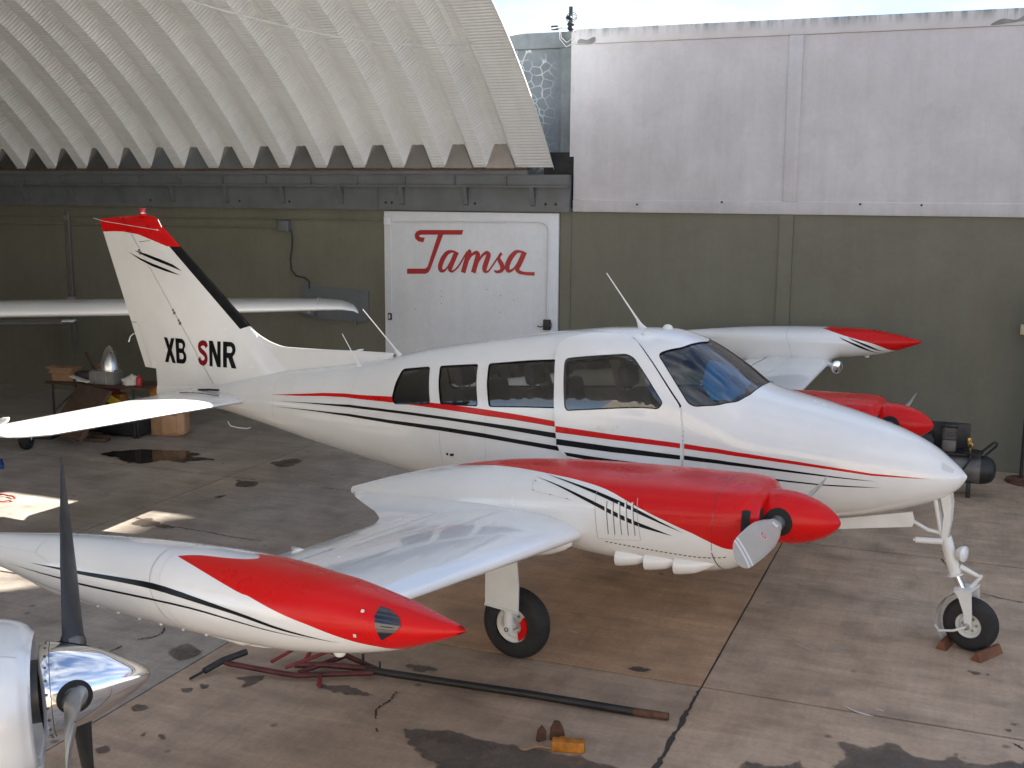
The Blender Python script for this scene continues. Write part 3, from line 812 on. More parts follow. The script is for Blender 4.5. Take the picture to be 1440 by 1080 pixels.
CRACK = [
    [(-3.482, 6.628), (-3.466, 6.513), (-3.472, 6.404), (-3.470, 6.289), (-3.407, 6.203)],
    [(-5.726, 6.982), (-5.664, 6.880), (-5.673, 6.781), (-5.705, 6.737), (-5.746, 6.689)],
    [(-5.766, 6.545), (-5.769, 6.455), (-5.790, 6.402)],
    [(-8.001, 9.375), (-7.709, 9.298), (-7.409, 9.259), (-7.179, 9.247), (-6.906, 9.230), (-6.624, 9.192), (-6.297, 9.202)],
    [(-3.321, 6.044), (-3.345, 6.098)],
    [(-0.087, 11.251), (-0.005, 10.968)],
    [(-3.020, 13.857), (-2.995, 13.827)],
    [(0.508, 7.376), (0.449, 7.442)],
    [(0.273, 10.339), (0.442, 10.277), (0.608, 10.234)],
    [(-0.093, 11.463), (0.086, 11.539)],
]
def blob(q, jit=.012, k=5, seed=0):
    r = random.Random(seed); p = crom(q, 2, True)
    for lev in range(4):
        o2 = []
        for i, a in enumerate(p):
            b = p[(i+1) % len(p)]; L = math.hypot(b[0]-a[0], b[1]-a[1]); d = r.gauss(0, .16)*L
            o2 += [a, ((a[0]+b[0])/2-(b[1]-a[1])/max(L, 1e-6)*d, (a[1]+b[1])/2+(b[0]-a[0])/max(L, 1e-6)*d)]
        p = o2
    return p
def ground_poly(name, q, mat, z):
    Q_ = np.array(q); st_ = max(.012, min(.03, (Q_[:, 0].max()-Q_[:, 0].min())/14)); G_ = np.array([(x, y) for x in np.arange(Q_[:, 0].min(), Q_[:, 0].max(), st_) for y in np.arange(Q_[:, 1].min(), Q_[:, 1].max(), st_)]); G_ = G_[inpoly(G_, q)]
    P_, T_ = cdt([tuple(g) for g in G_], [q]); C = P_[T_].mean(1); T_ = T_[inpoly(C, q)]; F_ = []
    for t in T_:
        a, b, c = [P_[i] for i in t]; s = (b[0]-a[0])*(c[1]-a[1])-(b[1]-a[1])*(c[0]-a[0]); F_.append(tuple(t) if s > 0 else tuple(t[::-1]))
    o = mesh_obj(name, [(x, y, z) for x, y in P_], F_, mat, ground, smooth=False)
    A_ = np.array(q); B_ = np.roll(A_, -1, 0); d = np.full(len(P_), 9.0)
    for a, b in zip(A_, B_):
        ab = b-a; t = np.clip(((P_-a)@ab)/max(ab@ab, 1e-9), 0, 1); d = np.minimum(d, np.linalg.norm(P_-(a+t[:, None]*ab), axis=1))
    size = min(A_[:, 0].max()-A_[:, 0].min(), A_[:, 1].max()-A_[:, 1].min())
    at_ = o.data.attributes.new('soak', 'FLOAT', 'POINT'); at_.data.foreach_set('value', np.clip(d/max(.015, min(.045, size*.16)), 0, 1).astype(np.float32))
    return o
for i, q in enumerate(DAMP):
    if i == 1: continue
    ground_poly('damp_stain', blob(q, .014, 6, i), M['damp'], .0045+.0003*(i % 5))
for q in PUDDLE: ground_poly('puddle', blob(q, .02, 6, 99), M['puddle'], .0048)
for i, q in enumerate(CRACK):
    r = random.Random(50+i); p = crom(q, 7); V = []; n = len(p)
    for k, (x, y) in enumerate(p):
        a, b = p[max(k-1, 0)], p[min(k+1, n-1)]; dx, dy = b[0]-a[0], b[1]-a[1]; L = math.hypot(dx, dy) or 1
        w = .006*r.uniform(.4, 1.5)*(1 if 0 < k < n-1 else .2); o_ = r.uniform(-.01, .01)
        V += [(x-dy/L*(w+o_), y+dx/L*(w+o_), .0042), (x+dy/L*(w-o_), y-dx/L*(w-o_), .0042)]
    mesh_obj('crack', V, [(2*k, 2*k+1, 2*k+3, 2*k+2) for k in range(n-1)], M['crack'], ground, smooth=False)
# crumbled joint in the foreground
r = random.Random(3); V = []; n = 40
for k in range(n):
    y = 7.50-1.6*k/(n-1); w = (.007+.014*abs(math.sin(k*.37))*r.uniform(.5, 1.2))*(1 if y < 7.2 else .5); o_ = r.uniform(-.008, .008)
    V += [(-1.555-w+o_, y, .0042), (-1.555+w+o_, y, .0042)]
mesh_obj('broken_joint', V, [(2*k, 2*k+2, 2*k+3, 2*k+1) for k in range(n-1)], M['crack'], ground, smooth=False)

# pale scrapes
M['scrape'] = simple('pale_scrape', (.62, .58, .53), .8)
for i, (q, w0) in enumerate((([(-.62, 7.60), (-.50, 7.52), (-.40, 7.50)], .016), ([(-.40, 7.62), (-.34, 7.60)], .012), ([(-1.10, 8.62), (-1.0, 8.52), (-.93, 8.50)], .008), ([(-.55, 9.95), (-.40, 9.92), (-.30, 9.90)], .012), ([(-2.75, 8.15), (-2.66, 8.12)], .012), ([(-2.05, 6.05), (-1.98, 6.03)], .005))):
    r = random.Random(80+i); p = crom(q, 6); V = []; n = len(p)
    for k, (x, y) in enumerate(p):
        w = w0*math.sin(PI*(k+.3)/(n-.4))*r.uniform(.5, 1.1); V += [(x, y+w, .0043), (x+.004, y-w, .0043)]
    mesh_obj('scrape', V, [(2*k, 2*k+1, 2*k+3, 2*k+2) for k in range(n-1)], M['scrape'], ground, smooth=False)
# ---------------------------------------------------------------- the red, white and black twin
AX, AY, APSI = -2.7244, 9.3396, -0.12222
plane = empty('twin_engine_airplane', 'white twin-engine airplane with red and black trim parked on the apron', 'airplane', (AX, AY, 0), APSI)
WIN1 = [(-1.993,0.715), (-1.679,0.736), (-1.636,0.948), (-1.575,1.264), (-1.983,1.275), (-2.023,1.213), (-2.018,0.979)]
WIN2 = [(-1.559,0.743), (-1.151,0.768), (-1.118,0.973), (-1.065,1.257), (-1.458,1.255), (-1.512,1.008)]
WIN3 = [(-1.032,0.772), (-0.378,0.776), (-0.338,0.991), (-0.299,1.242), (-0.947,1.257), (-0.996,1.022)]
DOOR = [(-0.379,0.665), (-0.362,0.568), (-0.309,0.522), (-0.104,0.442), (0.184,0.439), (0.288,0.543), (0.442,0.74), (0.62,0.942), (0.77,1.111), (0.802,1.319), (0.818,1.556), (0.80,1.80), (0.70,1.86), (0.1,1.80), (-0.191,1.70), (-0.25,1.592), (-0.268,1.447), (-0.319,0.985)]
DWIN = [(-0.262,0.8), (0.262,0.731), (0.332,0.767), (0.633,1.121), (0.60,1.176), (-0.19,1.26)]
WSH = [(.505, .672), (.667, .472), (.735, .25), (.779, .0), (.735, -.25), (.667, -.472), (.505, -.672), (.83, -1.057), (.888, -1.06), (1.05, -.95), (1.18, -.764), (1.241, -.537), (1.262, -.30), (1.272, 0), (1.262, .30), (1.241, .537), (1.18, .764), (1.05, .95), (.888, 1.06), (.83, 1.057)]
RED_A = [(-3.643,1.194), (-3.272,1.137), (-2.918,1.089), (-2.64,1.091), (-2.232,1.148), (-2.02,1.171), (-1.558,1.24), (-1.208,1.269), (-0.971,1.291), (-0.709,1.319), (-0.276,1.368), (-0.274,1.42), (-0.706,1.378), (-0.967,1.359), (-1.553,1.302), (-2.01,1.258), (-2.222,1.23), (-2.63,1.165), (-2.909,1.16), (-3.267,1.186)]
RED_D = [ (-0.268,1.4), (-0.095,1.413), (0.073,1.425), (0.238,1.438), (0.429,1.446), (0.615,1.447), (0.797,1.444), (0.798,1.49), (0.617,1.491), (0.431,1.491), (0.24,1.485), (0.075,1.475), (-0.094,1.466), (-0.266,1.457) ]
RED_F = [ (0.826,1.443), (0.994,1.438), (1.159,1.424), (1.318,1.409), (1.474,1.409), (1.628,1.417), (1.776,1.431), (1.923,1.448), (2.069,1.468), (2.211,1.495), (2.346,1.498), (2.479,1.507), (2.609,1.531), (2.212,1.542), (2.07,1.516), (1.925,1.496), (1.777,1.481), (1.629,1.469), (1.476,1.463), (1.32,1.466), (1.16,1.479), (0.996,1.489), (0.827,1.491) ]
BLK1_A = [(-3.538,1.36), (-3.071,1.33), (-2.549,1.304), (-2.048,1.363), (-1.446,1.4), (-0.986,1.429), (-0.268,1.476), (-0.267,1.526), (-0.985,1.468), (-1.444,1.436), (-2.046,1.403), (-2.546,1.354), (-3.07,1.35)]
BLK1_D = [ (-0.258,1.516), (-0.088,1.525), (0.078,1.534), (0.241,1.545), (0.432,1.551), (0.618,1.555), (0.8,1.559), (0.801,1.609), (0.62,1.608), (0.433,1.608), (0.242,1.606), (0.079,1.593), (-0.087,1.581), (-0.257,1.571) ]
BLK1_F = [ (0.829,1.558), (0.998,1.563), (1.163,1.566), (1.322,1.564), (1.479,1.567), (1.632,1.577), (1.811,1.596), (1.987,1.621), (2.121,1.638), (2.253,1.663), (1.988,1.642), (1.811,1.625), (1.633,1.612), (1.48,1.606), (1.323,1.608), (1.164,1.613), (0.999,1.613), (0.83,1.609) ]
BLK2_A = [(-3.618,1.528), (-3.066,1.495), (-2.542,1.477), (-2.044,1.517), (-1.443,1.527), (-0.985,1.55), (-0.264,1.607), (-0.255,1.667), (-0.985,1.604), (-1.443,1.579), (-2.044,1.567), (-2.541,1.525), (-3.066,1.518)]
BLK2_D = [(-0.185,1.656), (0.243,1.693), (0.80,1.717), (0.80,1.754), (0.243,1.756), (-0.16,1.70)]
BLK2_F = [ (0.832,1.708), (1.038,1.72), (1.238,1.726), (1.399,1.728), (1.556,1.737), (1.71,1.754), (1.864,1.775), (2.006,1.776), (2.146,1.784), (2.283,1.804), (1.864,1.796), (1.711,1.778), (1.556,1.763), (1.399,1.756), (1.238,1.756), (1.039,1.752), (0.832,1.745) ]
rp = lambda q, r=.03: [(x, t/VS) for x, t in round_poly([(x, t*VS) for x, t in q], r)]
W1, W2, W3, DW = rp(WIN1), rp(WIN2, .02), rp(WIN3, .02), rp(DWIN, .035)
DR = rp(DOOR, .03); WS = rp(WSH, .04)
mW1, mW2, mW3, mDW = map(mirror_t, (W1, W2, W3, DW))
holes = [W1, W2, W3, DR, WS, mW1, mW2, mW3, mDW]
def keep_body(C):
    r = np.zeros(len(C), int)
    for h in holes: r[inpoly(C, h)] = -1
    return r
fx = np.concatenate([np.linspace(-5.45, 2.5, 200), np.linspace(2.53, 2.823, 14)])
W, T, mi, N = body_patch(FUS, (-5.45, 2.823, -PI, PI), (fx, 96), holes, keep_body)
fus = mesh_obj('fuselage', W, T, M['white'], plane, normals=N)
# inner trim panels of the cabin
def keep_liner(C):
    r = keep_body(C); r[(np.abs(C[:, 1]) > 2.2)] = -1; return r
W, T, mi, N = body_patch(FUS, (-2.3, 1.25, -PI, PI), (70, 60), holes, keep_liner, -.03)
mesh_obj('cabin_lining', W, T[:, ::-1], M['liner'], plane, normals=-N)
def glaze(name, poly, mat, S=FUS, off=-.006, parent=plane):
    W, T, mi, N = region(S, poly, (), off)
    o = mesh_obj(name, W, T, mat, parent, normals=N)
    # dark rubber seal round the pane
    return o
def reveal(poly, parent, d0=.001, d1=.034):
    q = np.array(densify([(x, t*VS) for x, t in poly], .02)); x, t = q[:, 0], q[:, 1]/VS; n = len(q)
    N_ = normal(FUS, x, t); P_ = FUS(x, t); V = list(P_-N_*d0)+list(P_-N_*d1)
    return mesh_obj('frame', V, [(i, (i+1) % n, n+(i+1) % n, n+i) for i in range(n)], M['boot'], parent)
def seal(poly, parent, S=FUS, off=.001, w=.010, mat=None):
    q = densify([(x, t*VS) for x, t in poly], .02); P_ = np.array(q); n = len(P_)
    tan = np.roll(P_, -1, 0) - np.roll(P_, 1, 0); nr = np.stack([-tan[:, 1], tan[:, 0]], 1); nr /= np.linalg.norm(nr, axis=1, keepdims=True)
    A_ = P_ + nr*w/2; B_ = P_ - nr*w/2
    va = S(A_[:, 0], A_[:, 1]/VS) + normal(S, A_[:, 0], A_[:, 1]/VS)*(off() if callable(off) else off)
    vb = S(B_[:, 0], B_[:, 1]/VS) + normal(S, B_[:, 0], B_[:, 1]/VS)*(off() if callable(off) else off)
    V = list(va) + list(vb); F_ = [(i, (i+1) % n, n+(i+1) % n, n+i) for i in range(n)]
    return mesh_obj('seal', V, F_, mat or M['boot'], parent)
for q, m_ in ((W1, 'glass'), (W2, 'glass'), (W3, 'glass'), (mW1, 'glass'), (mW2, 'glass'), (mW3, 'glass'), (mDW, 'glass')):
    g_ = glaze('window', q, M[m_]); seal(q, g_, off=.0015, w=.007); reveal(q, g_)
ws_ = glaze('windshield', WS, M['wshield']); seal(WS, ws_, off=.0015, w=.007); reveal(WS, ws_)
# skin seams and small vents on the side
def seam(pts, w=.003, off=.0016, S=FUS, mat=None, parent=plane, name='skin_seam'):
    q = densify([(x, t*VS) for x, t in pts], .03, False); P_ = np.array(q); tan = np.gradient(P_, axis=0); nr = np.stack([-tan[:, 1], tan[:, 0]], 1); nr /= np.linalg.norm(nr, axis=1, keepdims=True)
    out = []
    for s_ in (.5, -.5):
        A_ = P_+nr*w*s_; x, t = A_[:, 0], A_[:, 1]/VS; out.append(S(x, t)+normal(S, x, t)*off)
    n = len(P_); return mesh_obj(name, list(out[0])+list(out[1]), [(i, i+1, n+i+1, n+i) for i in range(n-1)], mat or M['alu_dull'], parent)
M['seam'] = simple('seam_grey', (.42, .42, .41), .5)  # even grey for skin seams, panel edges and vents
# cabin door, standing slightly open along its rear edge
HX = .81
doff = lambda x, t: .010 + .040*np.clip((HX - x)/1.1, 0, 1)
W, T, mi, N = region(FUS, DR, [DW], doff, .03)
V, F_ = rim(W, T, N, .03)
door = mesh_obj('door', V, F_, M['white'], plane, sharp=40)
W, T, mi, N = region(FUS, DW, (), lambda x, t: doff(x, t) - .006)
dg = mesh_obj('window', W, T, M['glass'], door, normals=N)
def dseal(poly, w, extra, name='seal', mat=None, parent=door):
    q = densify([(x, t*VS) for x, t in poly], .02); P_ = np.array(q); n = len(P_)
    tan = np.roll(P_, -1, 0) - np.roll(P_, 1, 0); nr = np.stack([-tan[:, 1], tan[:, 0]], 1); nr /= np.linalg.norm(nr, axis=1, keepdims=True)
    out = []
    for s_ in (.5, -.5):
        A_ = P_ + nr*w*s_; x, t = A_[:, 0], A_[:, 1]/VS
        out.append(FUS(x, t) + normal(FUS, x, t)*(doff(x, t)+extra)[:, None])
    return mesh_obj(name, list(out[0]) + list(out[1]), [(i, (i+1) % n, n+(i+1) % n, n+i) for i in range(n)], mat or M['boot'], parent)
dseal(DW, .006, .0015)
reveal(DW, door, -.005, .04)
seam(crom([(-0.309,0.522), (-0.104,0.442), (0.184,0.439), (0.288,0.543), (0.442,0.74), (0.62,0.942), (0.775,1.115)], 4), .020, .0014, mat=M['boot'], name='door_seal')
seam([(0.78,1.12), (0.812,1.319), (0.828,1.556), (0.81,1.80)], .004, .0014, mat=M['seam'], name='door_seam')
# handle: flush paddle plate and latch
W, T, mi, N = region(FUS, rp([(.10, 1.375), (.275, 1.362), (.278, 1.388), (.10, 1.402)], .006), (), lambda x, t: doff(x, t)+.006)
V, F_ = rim(W, T, N, .006); mesh_obj('handle', V, F_, M['alu'], door)
def decal(name, poly, mat, holes_=(), off=.0022, S=FUS, parent=plane):
    W, T, mi, N = region(S, poly, holes_, off)
    return mesh_obj(name, W, T, mat, parent, normals=N)
wins = (W1, W2)
for q, m_ in ((RED_A, 'red'), (RED_F, 'red'), (BLK1_A, 'black'), (BLK1_F, 'black'), (BLK2_A, 'black'), (BLK2_F, 'black')):
    n_ = 'red_stripe' if m_ == 'red' else 'black_stripe'
    hs = wins if q is RED_A else ()
    decal(n_, q, M[m_], hs)
    decal(n_, mirror_t(q), M[m_], [mirror_t(h) for h in hs])
for q, m_ in ((RED_D, 'red'), (BLK1_D, 'black'), (BLK2_D, 'black')):
    W, T, mi, N = region(FUS, q, (), lambda x, t: doff(x, t)+.0022)
    mesh_obj('red_stripe' if m_ == 'red' else 'black_stripe', W, T, M[m_], door, normals=N)
    decal('red_stripe' if m_ == 'red' else 'black_stripe', mirror_t(q), M[m_])
seam([(-1.46, 1.60), (-1.45, 2.5)], mat=M['seam']); seam([(-.98, 1.30), (-.97, 2.5)], .002, mat=M['seam'])
seam([(-3.6, .35), (-3.6, 2.6)], .002, mat=M['seam']); seam([(-2.55, .2), (-2.55, 1.05)], .002, mat=M['seam'])
for k in range(16):
    t = 1.32 + k*.045
    seam([(.812, t), (.812, t+.014)], .004, .0016, mat=M['steel'], name='hinge_pin')
for x, t in ((-1.385, 1.92), (-1.345, 1.925), (-1.325, 1.915)):
    decal('vent_hole', rp([(x-.012, t-.02), (x+.012, t-.02), (x+.012, t+.02), (x-.012, t+.02)], .01), M['dark'], off=.003)
# nose tip: small recessed lamp opening
decal('nose_lamp', rp([(2.66, .62), (2.745, .70), (2.735, 1.05), (2.665, 1.0)], .02), M['whiteish'], off=.0025)

# ---- airfoil surfaces
def af(xc, th, camber=.0):
    y = 5*th*(.2969*math.sqrt(max(xc, 0)) - .126*xc - .3516*xc**2 + .2843*xc**3 - .1030*xc**4); c = camber*4*xc*(1-xc); return c+y, c-y
def af_ring(le, te, th, a=0.0, b=1.0, n=14, camber=0.0, up=(0, 0, 1)):
    """closed ring (upper b->a, lower a->b) between chord fractions a..b"""
    le, te, up = Vector(le), Vector(te), Vector(up); ch = (te-le).length; d = te-le
    xs = [a+(b-a)*(1-math.cos(PI*i/n/2 if a == 0 else PI*i/n))/(1 if a == 0 else 2) for i in range(n+1)]
    U_ = []; L_ = []
    for x in xs:
        u_, l_ = af(x, th, camber); p = le + d*x; U_.append(p+up*u_*ch); L_.append(p+up*l_*ch)
    return U_[::-1] + L_[1:] if a == 0 else U_[::-1] + L_
def surf(name, secs, mat, parent, a=0.0, b=1.0, camber=0.0, up=(0, 0, 1), n=14, sharp=40, pivot=None, droop=0.0):
    rings = [af_ring(le, te, th, a, b, n, camber, up) for le, te, th in secs]
    vs, fs = loft(rings)
    o = mesh_obj(name, vs, fs, mat, parent, sharp=sharp); bm = bmesh.new(); bm.from_mesh(o.data); bmesh.ops.recalc_face_normals(bm, faces=bm.faces[:]); bm.to_mesh(o.data); bm.free()
    return o
def wz(y): return .945 + .0875*abs(y)
def wle(y): return .755 - .036*(abs(y)-.6)
def wte(y): return -.82 + .092*(abs(y)-.6)
for s_ in (-1, 1):
    def wsec(y): return ((wle(y), s_*y, wz(y)), (wte(y), s_*y, wz(y)-.03), .165 - .012*(y-.6))
    ys = [.45, 1.0, 1.6, 2.2, 2.8, 3.4, 4.0, 4.6, 5.05, 5.15]
    wing = surf('wing', [wsec(y) for y in ys], M['white'], plane, 0, .745, .018, n=20)
    surf('flap', [wsec(y) for y in (.66, 1.2, 2.0, 2.8, 3.66)], M['white'], wing, .752, 1, .018)
    def asec(y): a_ = wsec(y); return (a_[0], (a_[1][0]-.03, a_[1][1], a_[1][2]), a_[2])
    surf('aileron', [asec(y) for y in (3.675, 4.2, 4.7, 5.03)], M['white'], wing, .752, 1, .018)
    # fuel cap, stall tab, flap track
    mb = MB(); mb.box((wte(3.67)+.01, s_*3.67, wz(3.67)-.015), (.09, .012, .02)); mb.build('flap_track', M['alu'], wing)
    mb = MB(); mb.lathe([(0, .001), (.035, .001), (.035, -.01)], (wle(2.62)-.035, s_*2.45, wz(2.45)-.005), (1, 0, -.2), 14, ref=(0, 0, 1)); mb.build('wing_vent', M['seam'], wing)
    # skin seams on the upper surface
    for y0, y1, xc in ((2.3, 5.0, .42), (2.3, 3.7, .66)):
        V = []
        for i in range(19):
            y = y0+(y1-y0)*i/18; le, te, th = wsec(y); ch = le[0]-te[0]
            for e in (0, .004):
                x_ = xc+e/ch; u_, _l = af(x_, th, .018); V.append((le[0]-(ch*x_), s_*y, le[2]+(te[2]-le[2])*x_+u_*ch+.0025))
        mesh_obj('skin_seam', V, [(2*i, 2*i+1, 2*i+3, 2*i+2) for i in range(18)], M['seam'], wing)

# ---- nacelles
NRED = [(-0.60, 0.0), (-0.414, 0.131), (-0.13, 0.288), (0.121, 0.433), (0.36, 0.569), (0.584, 0.676), (0.848, 0.842), (1.096, 1.123), (1.33, 1.389), (1.525, 1.63), (1.721, 1.941), (1.772, 2.03), (1.845, 2.35)]
nred = crom(NRED, 4) + [(1.845, 0)]
nred_full = [(x, t) for x, t in crom(NRED, 4)] + [(1.845, -2.35)] + [(x, -t) for x, t in crom(NRED, 4)][-2::-1][:-1]
NS1 = [(0.345,0.594), (0.622,0.786), (0.828,0.928), (1.098,1.167), (1.422,1.573), (1.101,1.246), (0.835,0.998), (0.63,0.832)]
NS2 = [(0.276,0.668), (0.515,0.86), (0.797,1.115), (1.077,1.406), (1.347,1.653), (1.078,1.502), (0.802,1.193), (0.52,0.897)]
def sharp_loop(q, tip=(0, 4)):
    a = crom(q[tip[0]:tip[1]+1], 4); b = crom(q[tip[1]:] + [q[0]], 4); return a[:-1] + b[:-1]
def spinner_hole(parent, prof, R4, rad, inner, name='root_opening'):
    rr = [p[0] for p in prof]; hh = [p[1] for p in prof]
    V = []; F_ = []; n = 28
    for k in range(5):
        q = rad*k/4
        for i in range(n):
            a = 2*PI*i/n; x, s0 = q*math.cos(a), q*math.sin(a); R_ = float(np.interp(x, hh, rr)); V.append(R4 @ Vector((x, math.sqrt(max(R_*R_-s0*s0, 0))+.0025, s0)))
    for k in range(4):
        for i in range(n): F_.append((k*n+i, k*n+(i+1) % n, (k+1)*n+(i+1) % n, (k+1)*n+i))
    return mesh_obj(name, V, F_, M['dark'], parent)
SPIN = [(.173, -.095), (.174, -.02), (.169, .06), (.154, .135), (.130, .205), (.097, .27), (.058, .32)]
for s_ in (-1, 1):
    S_ = shifted(NAC, s_*ENG_Y)
    o_ = 1 if s_ < 0 else -1                                    # outboard side sign for t
    def kn(C): return np.where(inpoly(C, nred_full), 1, 0)
    nx_ = np.concatenate([np.linspace(-1.5, 1.6, 90), np.linspace(1.62, 1.845, 16)])
    W, T, mi, N = body_patch(S_, (-1.5, 1.845, -PI, PI), (nx_, 72), [nred_full], kn)
    nac = mesh_obj('nacelle', W, T, [M['white'], M['red']], plane, mi=mi, normals=N)
    # rounded front lip and face
    prev = [S_(1.845, t) for t in np.linspace(-PI, PI, 73)[:-1]]; c0 = np.array([1.845, s_*ENG_Y, 1.345])
    rings = [prev]
    for k_, dx in ((.955, .014), (.88, .019), (.75, .016), (.55, .012)):
        rings.append([c0 + (np.array(q)-c0)*np.array([1, k_, k_]) + np.array([dx, 0, 0]) for q in prev])
    vs, fs = loft(rings, True, False, True)
    fmi = []
    for f_ in fs:
        cz = np.mean([vs[i][2] for i in f_]); fmi.append(1 if cz > 1.20 else 0)
    mesh_obj('cowl_face', vs, fs, [M['white'], M['red']], nac, mi=fmi, sharp=60)
    # cooling inlets: dark upright slots each side of the spinner, with red rims
    for yo in (-.235, -.285, .235, .285)[::1]:
        if abs(yo) > .25: continue
        for sgn in (1,):
            mb = MB(); q = [(math.cos(a)*.036, (.065 if math.sin(a) > 0 else -.065)+math.sin(a)*.036) for a in np.linspace(0, 2*PI, 20, endpoint=False)]
            mb.prism(q, 0, .010, M=Matrix(((0, 0, 1, 1.856), (1, 0, 0, s_*ENG_Y+yo), (0, 1, 0, 1.35), (0, 0, 0, 1)))); mb.build('cooling_inlet', M['dark'], nac)
    for sg in (1, -1):
        decal('cooling_inlet', rp([(1.775, sg*1.02), (1.822, sg*1.02), (1.822, sg*1.62), (1.775, sg*1.62)], .02), M['dark'], S=S_, parent=nac, off=.002)
    for q in (NS1, NS2):
        decal('black_stripe', [(x, o_*t) for x, t in sharp_loop(q)], M['black'], S=S_, parent=nac, off=.002)
    # access panel with upright louvres
    seam([(.783, o_*.867), (.822, o_*1.901), (1.128, o_*1.82), (1.084, o_*.95)], .004, .002, S_, M['seam'], nac, 'panel_edge')
    seam([(.28, o_*.70), (.30, o_*1.0), (.62, o_*1.12)], .003, .002, S_, M['seam'], nac, 'panel_edge')
    for x, t in ((.30, .78), (.31, .98), (.45, 1.05), (.58, 1.1)):
        decal('screw', [(x+.006*math.cos(a), o_*t+.01*math.sin(a)) for a in np.linspace(0, 2*PI, 10, endpoint=False)], M['steel'], S=S_, parent=nac, off=.003)
    for k in range(5):
        xa, ta, xb, tb = .868+k*.0465, 1.04-k*.012, .892+k*.0475, 1.80-k*.01
        q = [(xa-.005, o_*(ta+.05)), (xa+.005, o_*(ta+.05)), (xb+.005, o_*tb), (xb-.005, o_*tb)]
        W, T, mi, N = region(S_, q, (), .004); V, F_ = rim(W, T, N, .004); mesh_obj('louvre', V, F_, M['white'], nac, sharp=30)
        q = [(xa+.006, o_*(ta+.03)), (xa+.011, o_*(ta+.03)), (xb+.011, o_*(tb-.03)), (xb+.006, o_*(tb-.03))]
        decal('louvre_slot', q, M['steel'], S=S_, parent=nac, off=.002)
    for k in range(26):
        f0 = k/26; x = .875+(1.70-.875)*f0; t = 1.946+(2.083-1.946)*f0
        decal('hinge_pin', [(x, o_*(t-.008)), (x+.018, o_*(t-.008)), (x+.018, o_*(t+.012)), (x, o_*(t+.012))], M['dark'], S=S_, parent=nac, off=.002)
    seam([(1.60, o_*1.95), (1.64, o_*2.5), (1.66, o_*3.0)], .006, .002, S_, M['steel'], nac, 'cowl_seam')
    seam([(1.60, t) for t in np.linspace(-1.9, 1.9, 30)], .003, .0015, S_, M['darkred'], nac, 'cowl_seam')
    # three exhaust fairings along the lower outboard edge
    for k in range(3):
        x = .93+k*.205; yb = s_*(ENG_Y+.335); zb_ = 1.035+k*.006
        rings = []
        for dx, ry, rz, dz in ((.0, .066, .062, -.02), (.004, .074, .068, -.02), (.04, .073, .066, -.018), (.14, .060, .054, -.006), (.22, .038, .034, .014), (.27, .012, .012, .03)):
            rings.append([(x+dx, yb+ry*math.cos(a), zb_+dz+rz*math.sin(a)) for a in np.linspace(0, 2*PI, 20, endpoint=False)])
        vs, fs = loft(rings, True, False, True); ex = mesh_obj('exhaust_fairing', vs, fs, M['white'], nac, sharp=50)
        mb = MB(); mb.lathe([(0, .006), (.05, .006)], (x, yb, zb_-.02), (1, 0, 0), 18); mb.build('exhaust_opening', M['dark'], ex)
    # fillet that spreads the nacelle's tail into the wing
    fl = [(1.70, .45, -1.46, 1.105, .25), (1.86, .45, -1.45, 1.105, .25), (2.0, .45, -1.33, 1.115, .215), (2.15, .45, -1.14, 1.125, .18), (2.32, .47, -.92, 1.14, .155), (2.52, .52, -.735, 1.16, .135), (2.75, .60, -.62, 1.186, .118)]
    surf('nacelle_fillet', [((le, s_*y, zc), (te, s_*y, zc-.035), th) for y, le, te, zc, th in fl], M['white'], nac, 0, 1, .0, n=24)
    # gear-leg fairing under the wing beside the nacelle
    rings = []
    for dx, hw, dz in ((.0, .08, .005), (.03, .10, -.07), (.12, .11, -.075), (.22, .09, -.05), (.32, .05, -.01), (.36, .02, .02)):
        x = .31+dx; rings.append([(x, s_*(2.32+hw*math.cos(a)), 1.10+(dz-.03)*max(0, -math.sin(a))*1.1+.06*max(0, math.sin(a))) for a in np.linspace(0, 2*PI, 16, endpoint=False)])
    vs, fs = loft(rings); mesh_obj('wheel_well_fairing', vs, fs, M['white'], nac)
    # propeller
    hub = Vector((1.95, s_*ENG_Y, 1.35)); prop = empty('propeller'); prop.parent = plane; prop.location = hub
    mb = MB()
    mb.lathe([(.0, -.105), (.168, -.105), (.173, -.095), (.174, -.02), (.169, .06), (.154, .135), (.130, .205), (.097, .27), (.058, .32), (.026, .346), (.010, .354), (.0, .355)], (0, 0, 0), (1, 0, 0), 48)
    mb.build('spinner', M['red'], prop, sharp=40)
    for bl in (0, 1):
        ang = (0.0 if s_ < 0 else math.radians(4)) + PI*bl
        rings = []; rmi = []
        ST = [(.10, .080, .080, 60), (.17, .078, .078, 58), (.23, .095, .062, 54), (.32, .150, .042, 50), (.45, .190, .032, 45), (.60, .200, .026, 40), (.75, .196, .019, 36), (.82, .190, .0165, 34), (.845, .187, .016, 33.5), (.87, .184, .0155, 33), (.895, .180, .015, 32.5), (.92, .174, .0145, 32), (.96, .150, .012, 31), (1.0, .105, .009, 30), (1.02, .055, .006, 30)]
        for r, c_, th, tw in ST:
            a_ = math.radians(tw); ring = []
            for k in range(20):
                q = 2*PI*k/20; u_ = c_/2*math.cos(q); v_ = th/2*math.sin(q)
                # blade frame: radial = local +Y, chord in X-Z plane
                ring.append(Vector((u_*math.sin(a_)+v_*math.cos(a_), r, u_*math.cos(a_)-v_*math.sin(a_))))
            rings.append(ring)
        vs, fs = loft(rings); mis = []
        for f_ in fs:
            rr = np.mean([vs[i][1] for i in f_]); mis.append(1 if (.845 < rr < .87 or .895 < rr < .92) else 0)
        R4 = Matrix.Rotation(ang, 4, 'X'); vs = [R4 @ Vector(v) for v in vs]
        b_ = mesh_obj('blade', vs, fs, [M['bladegrey'], M['gearwhite']], prop, mi=mis)
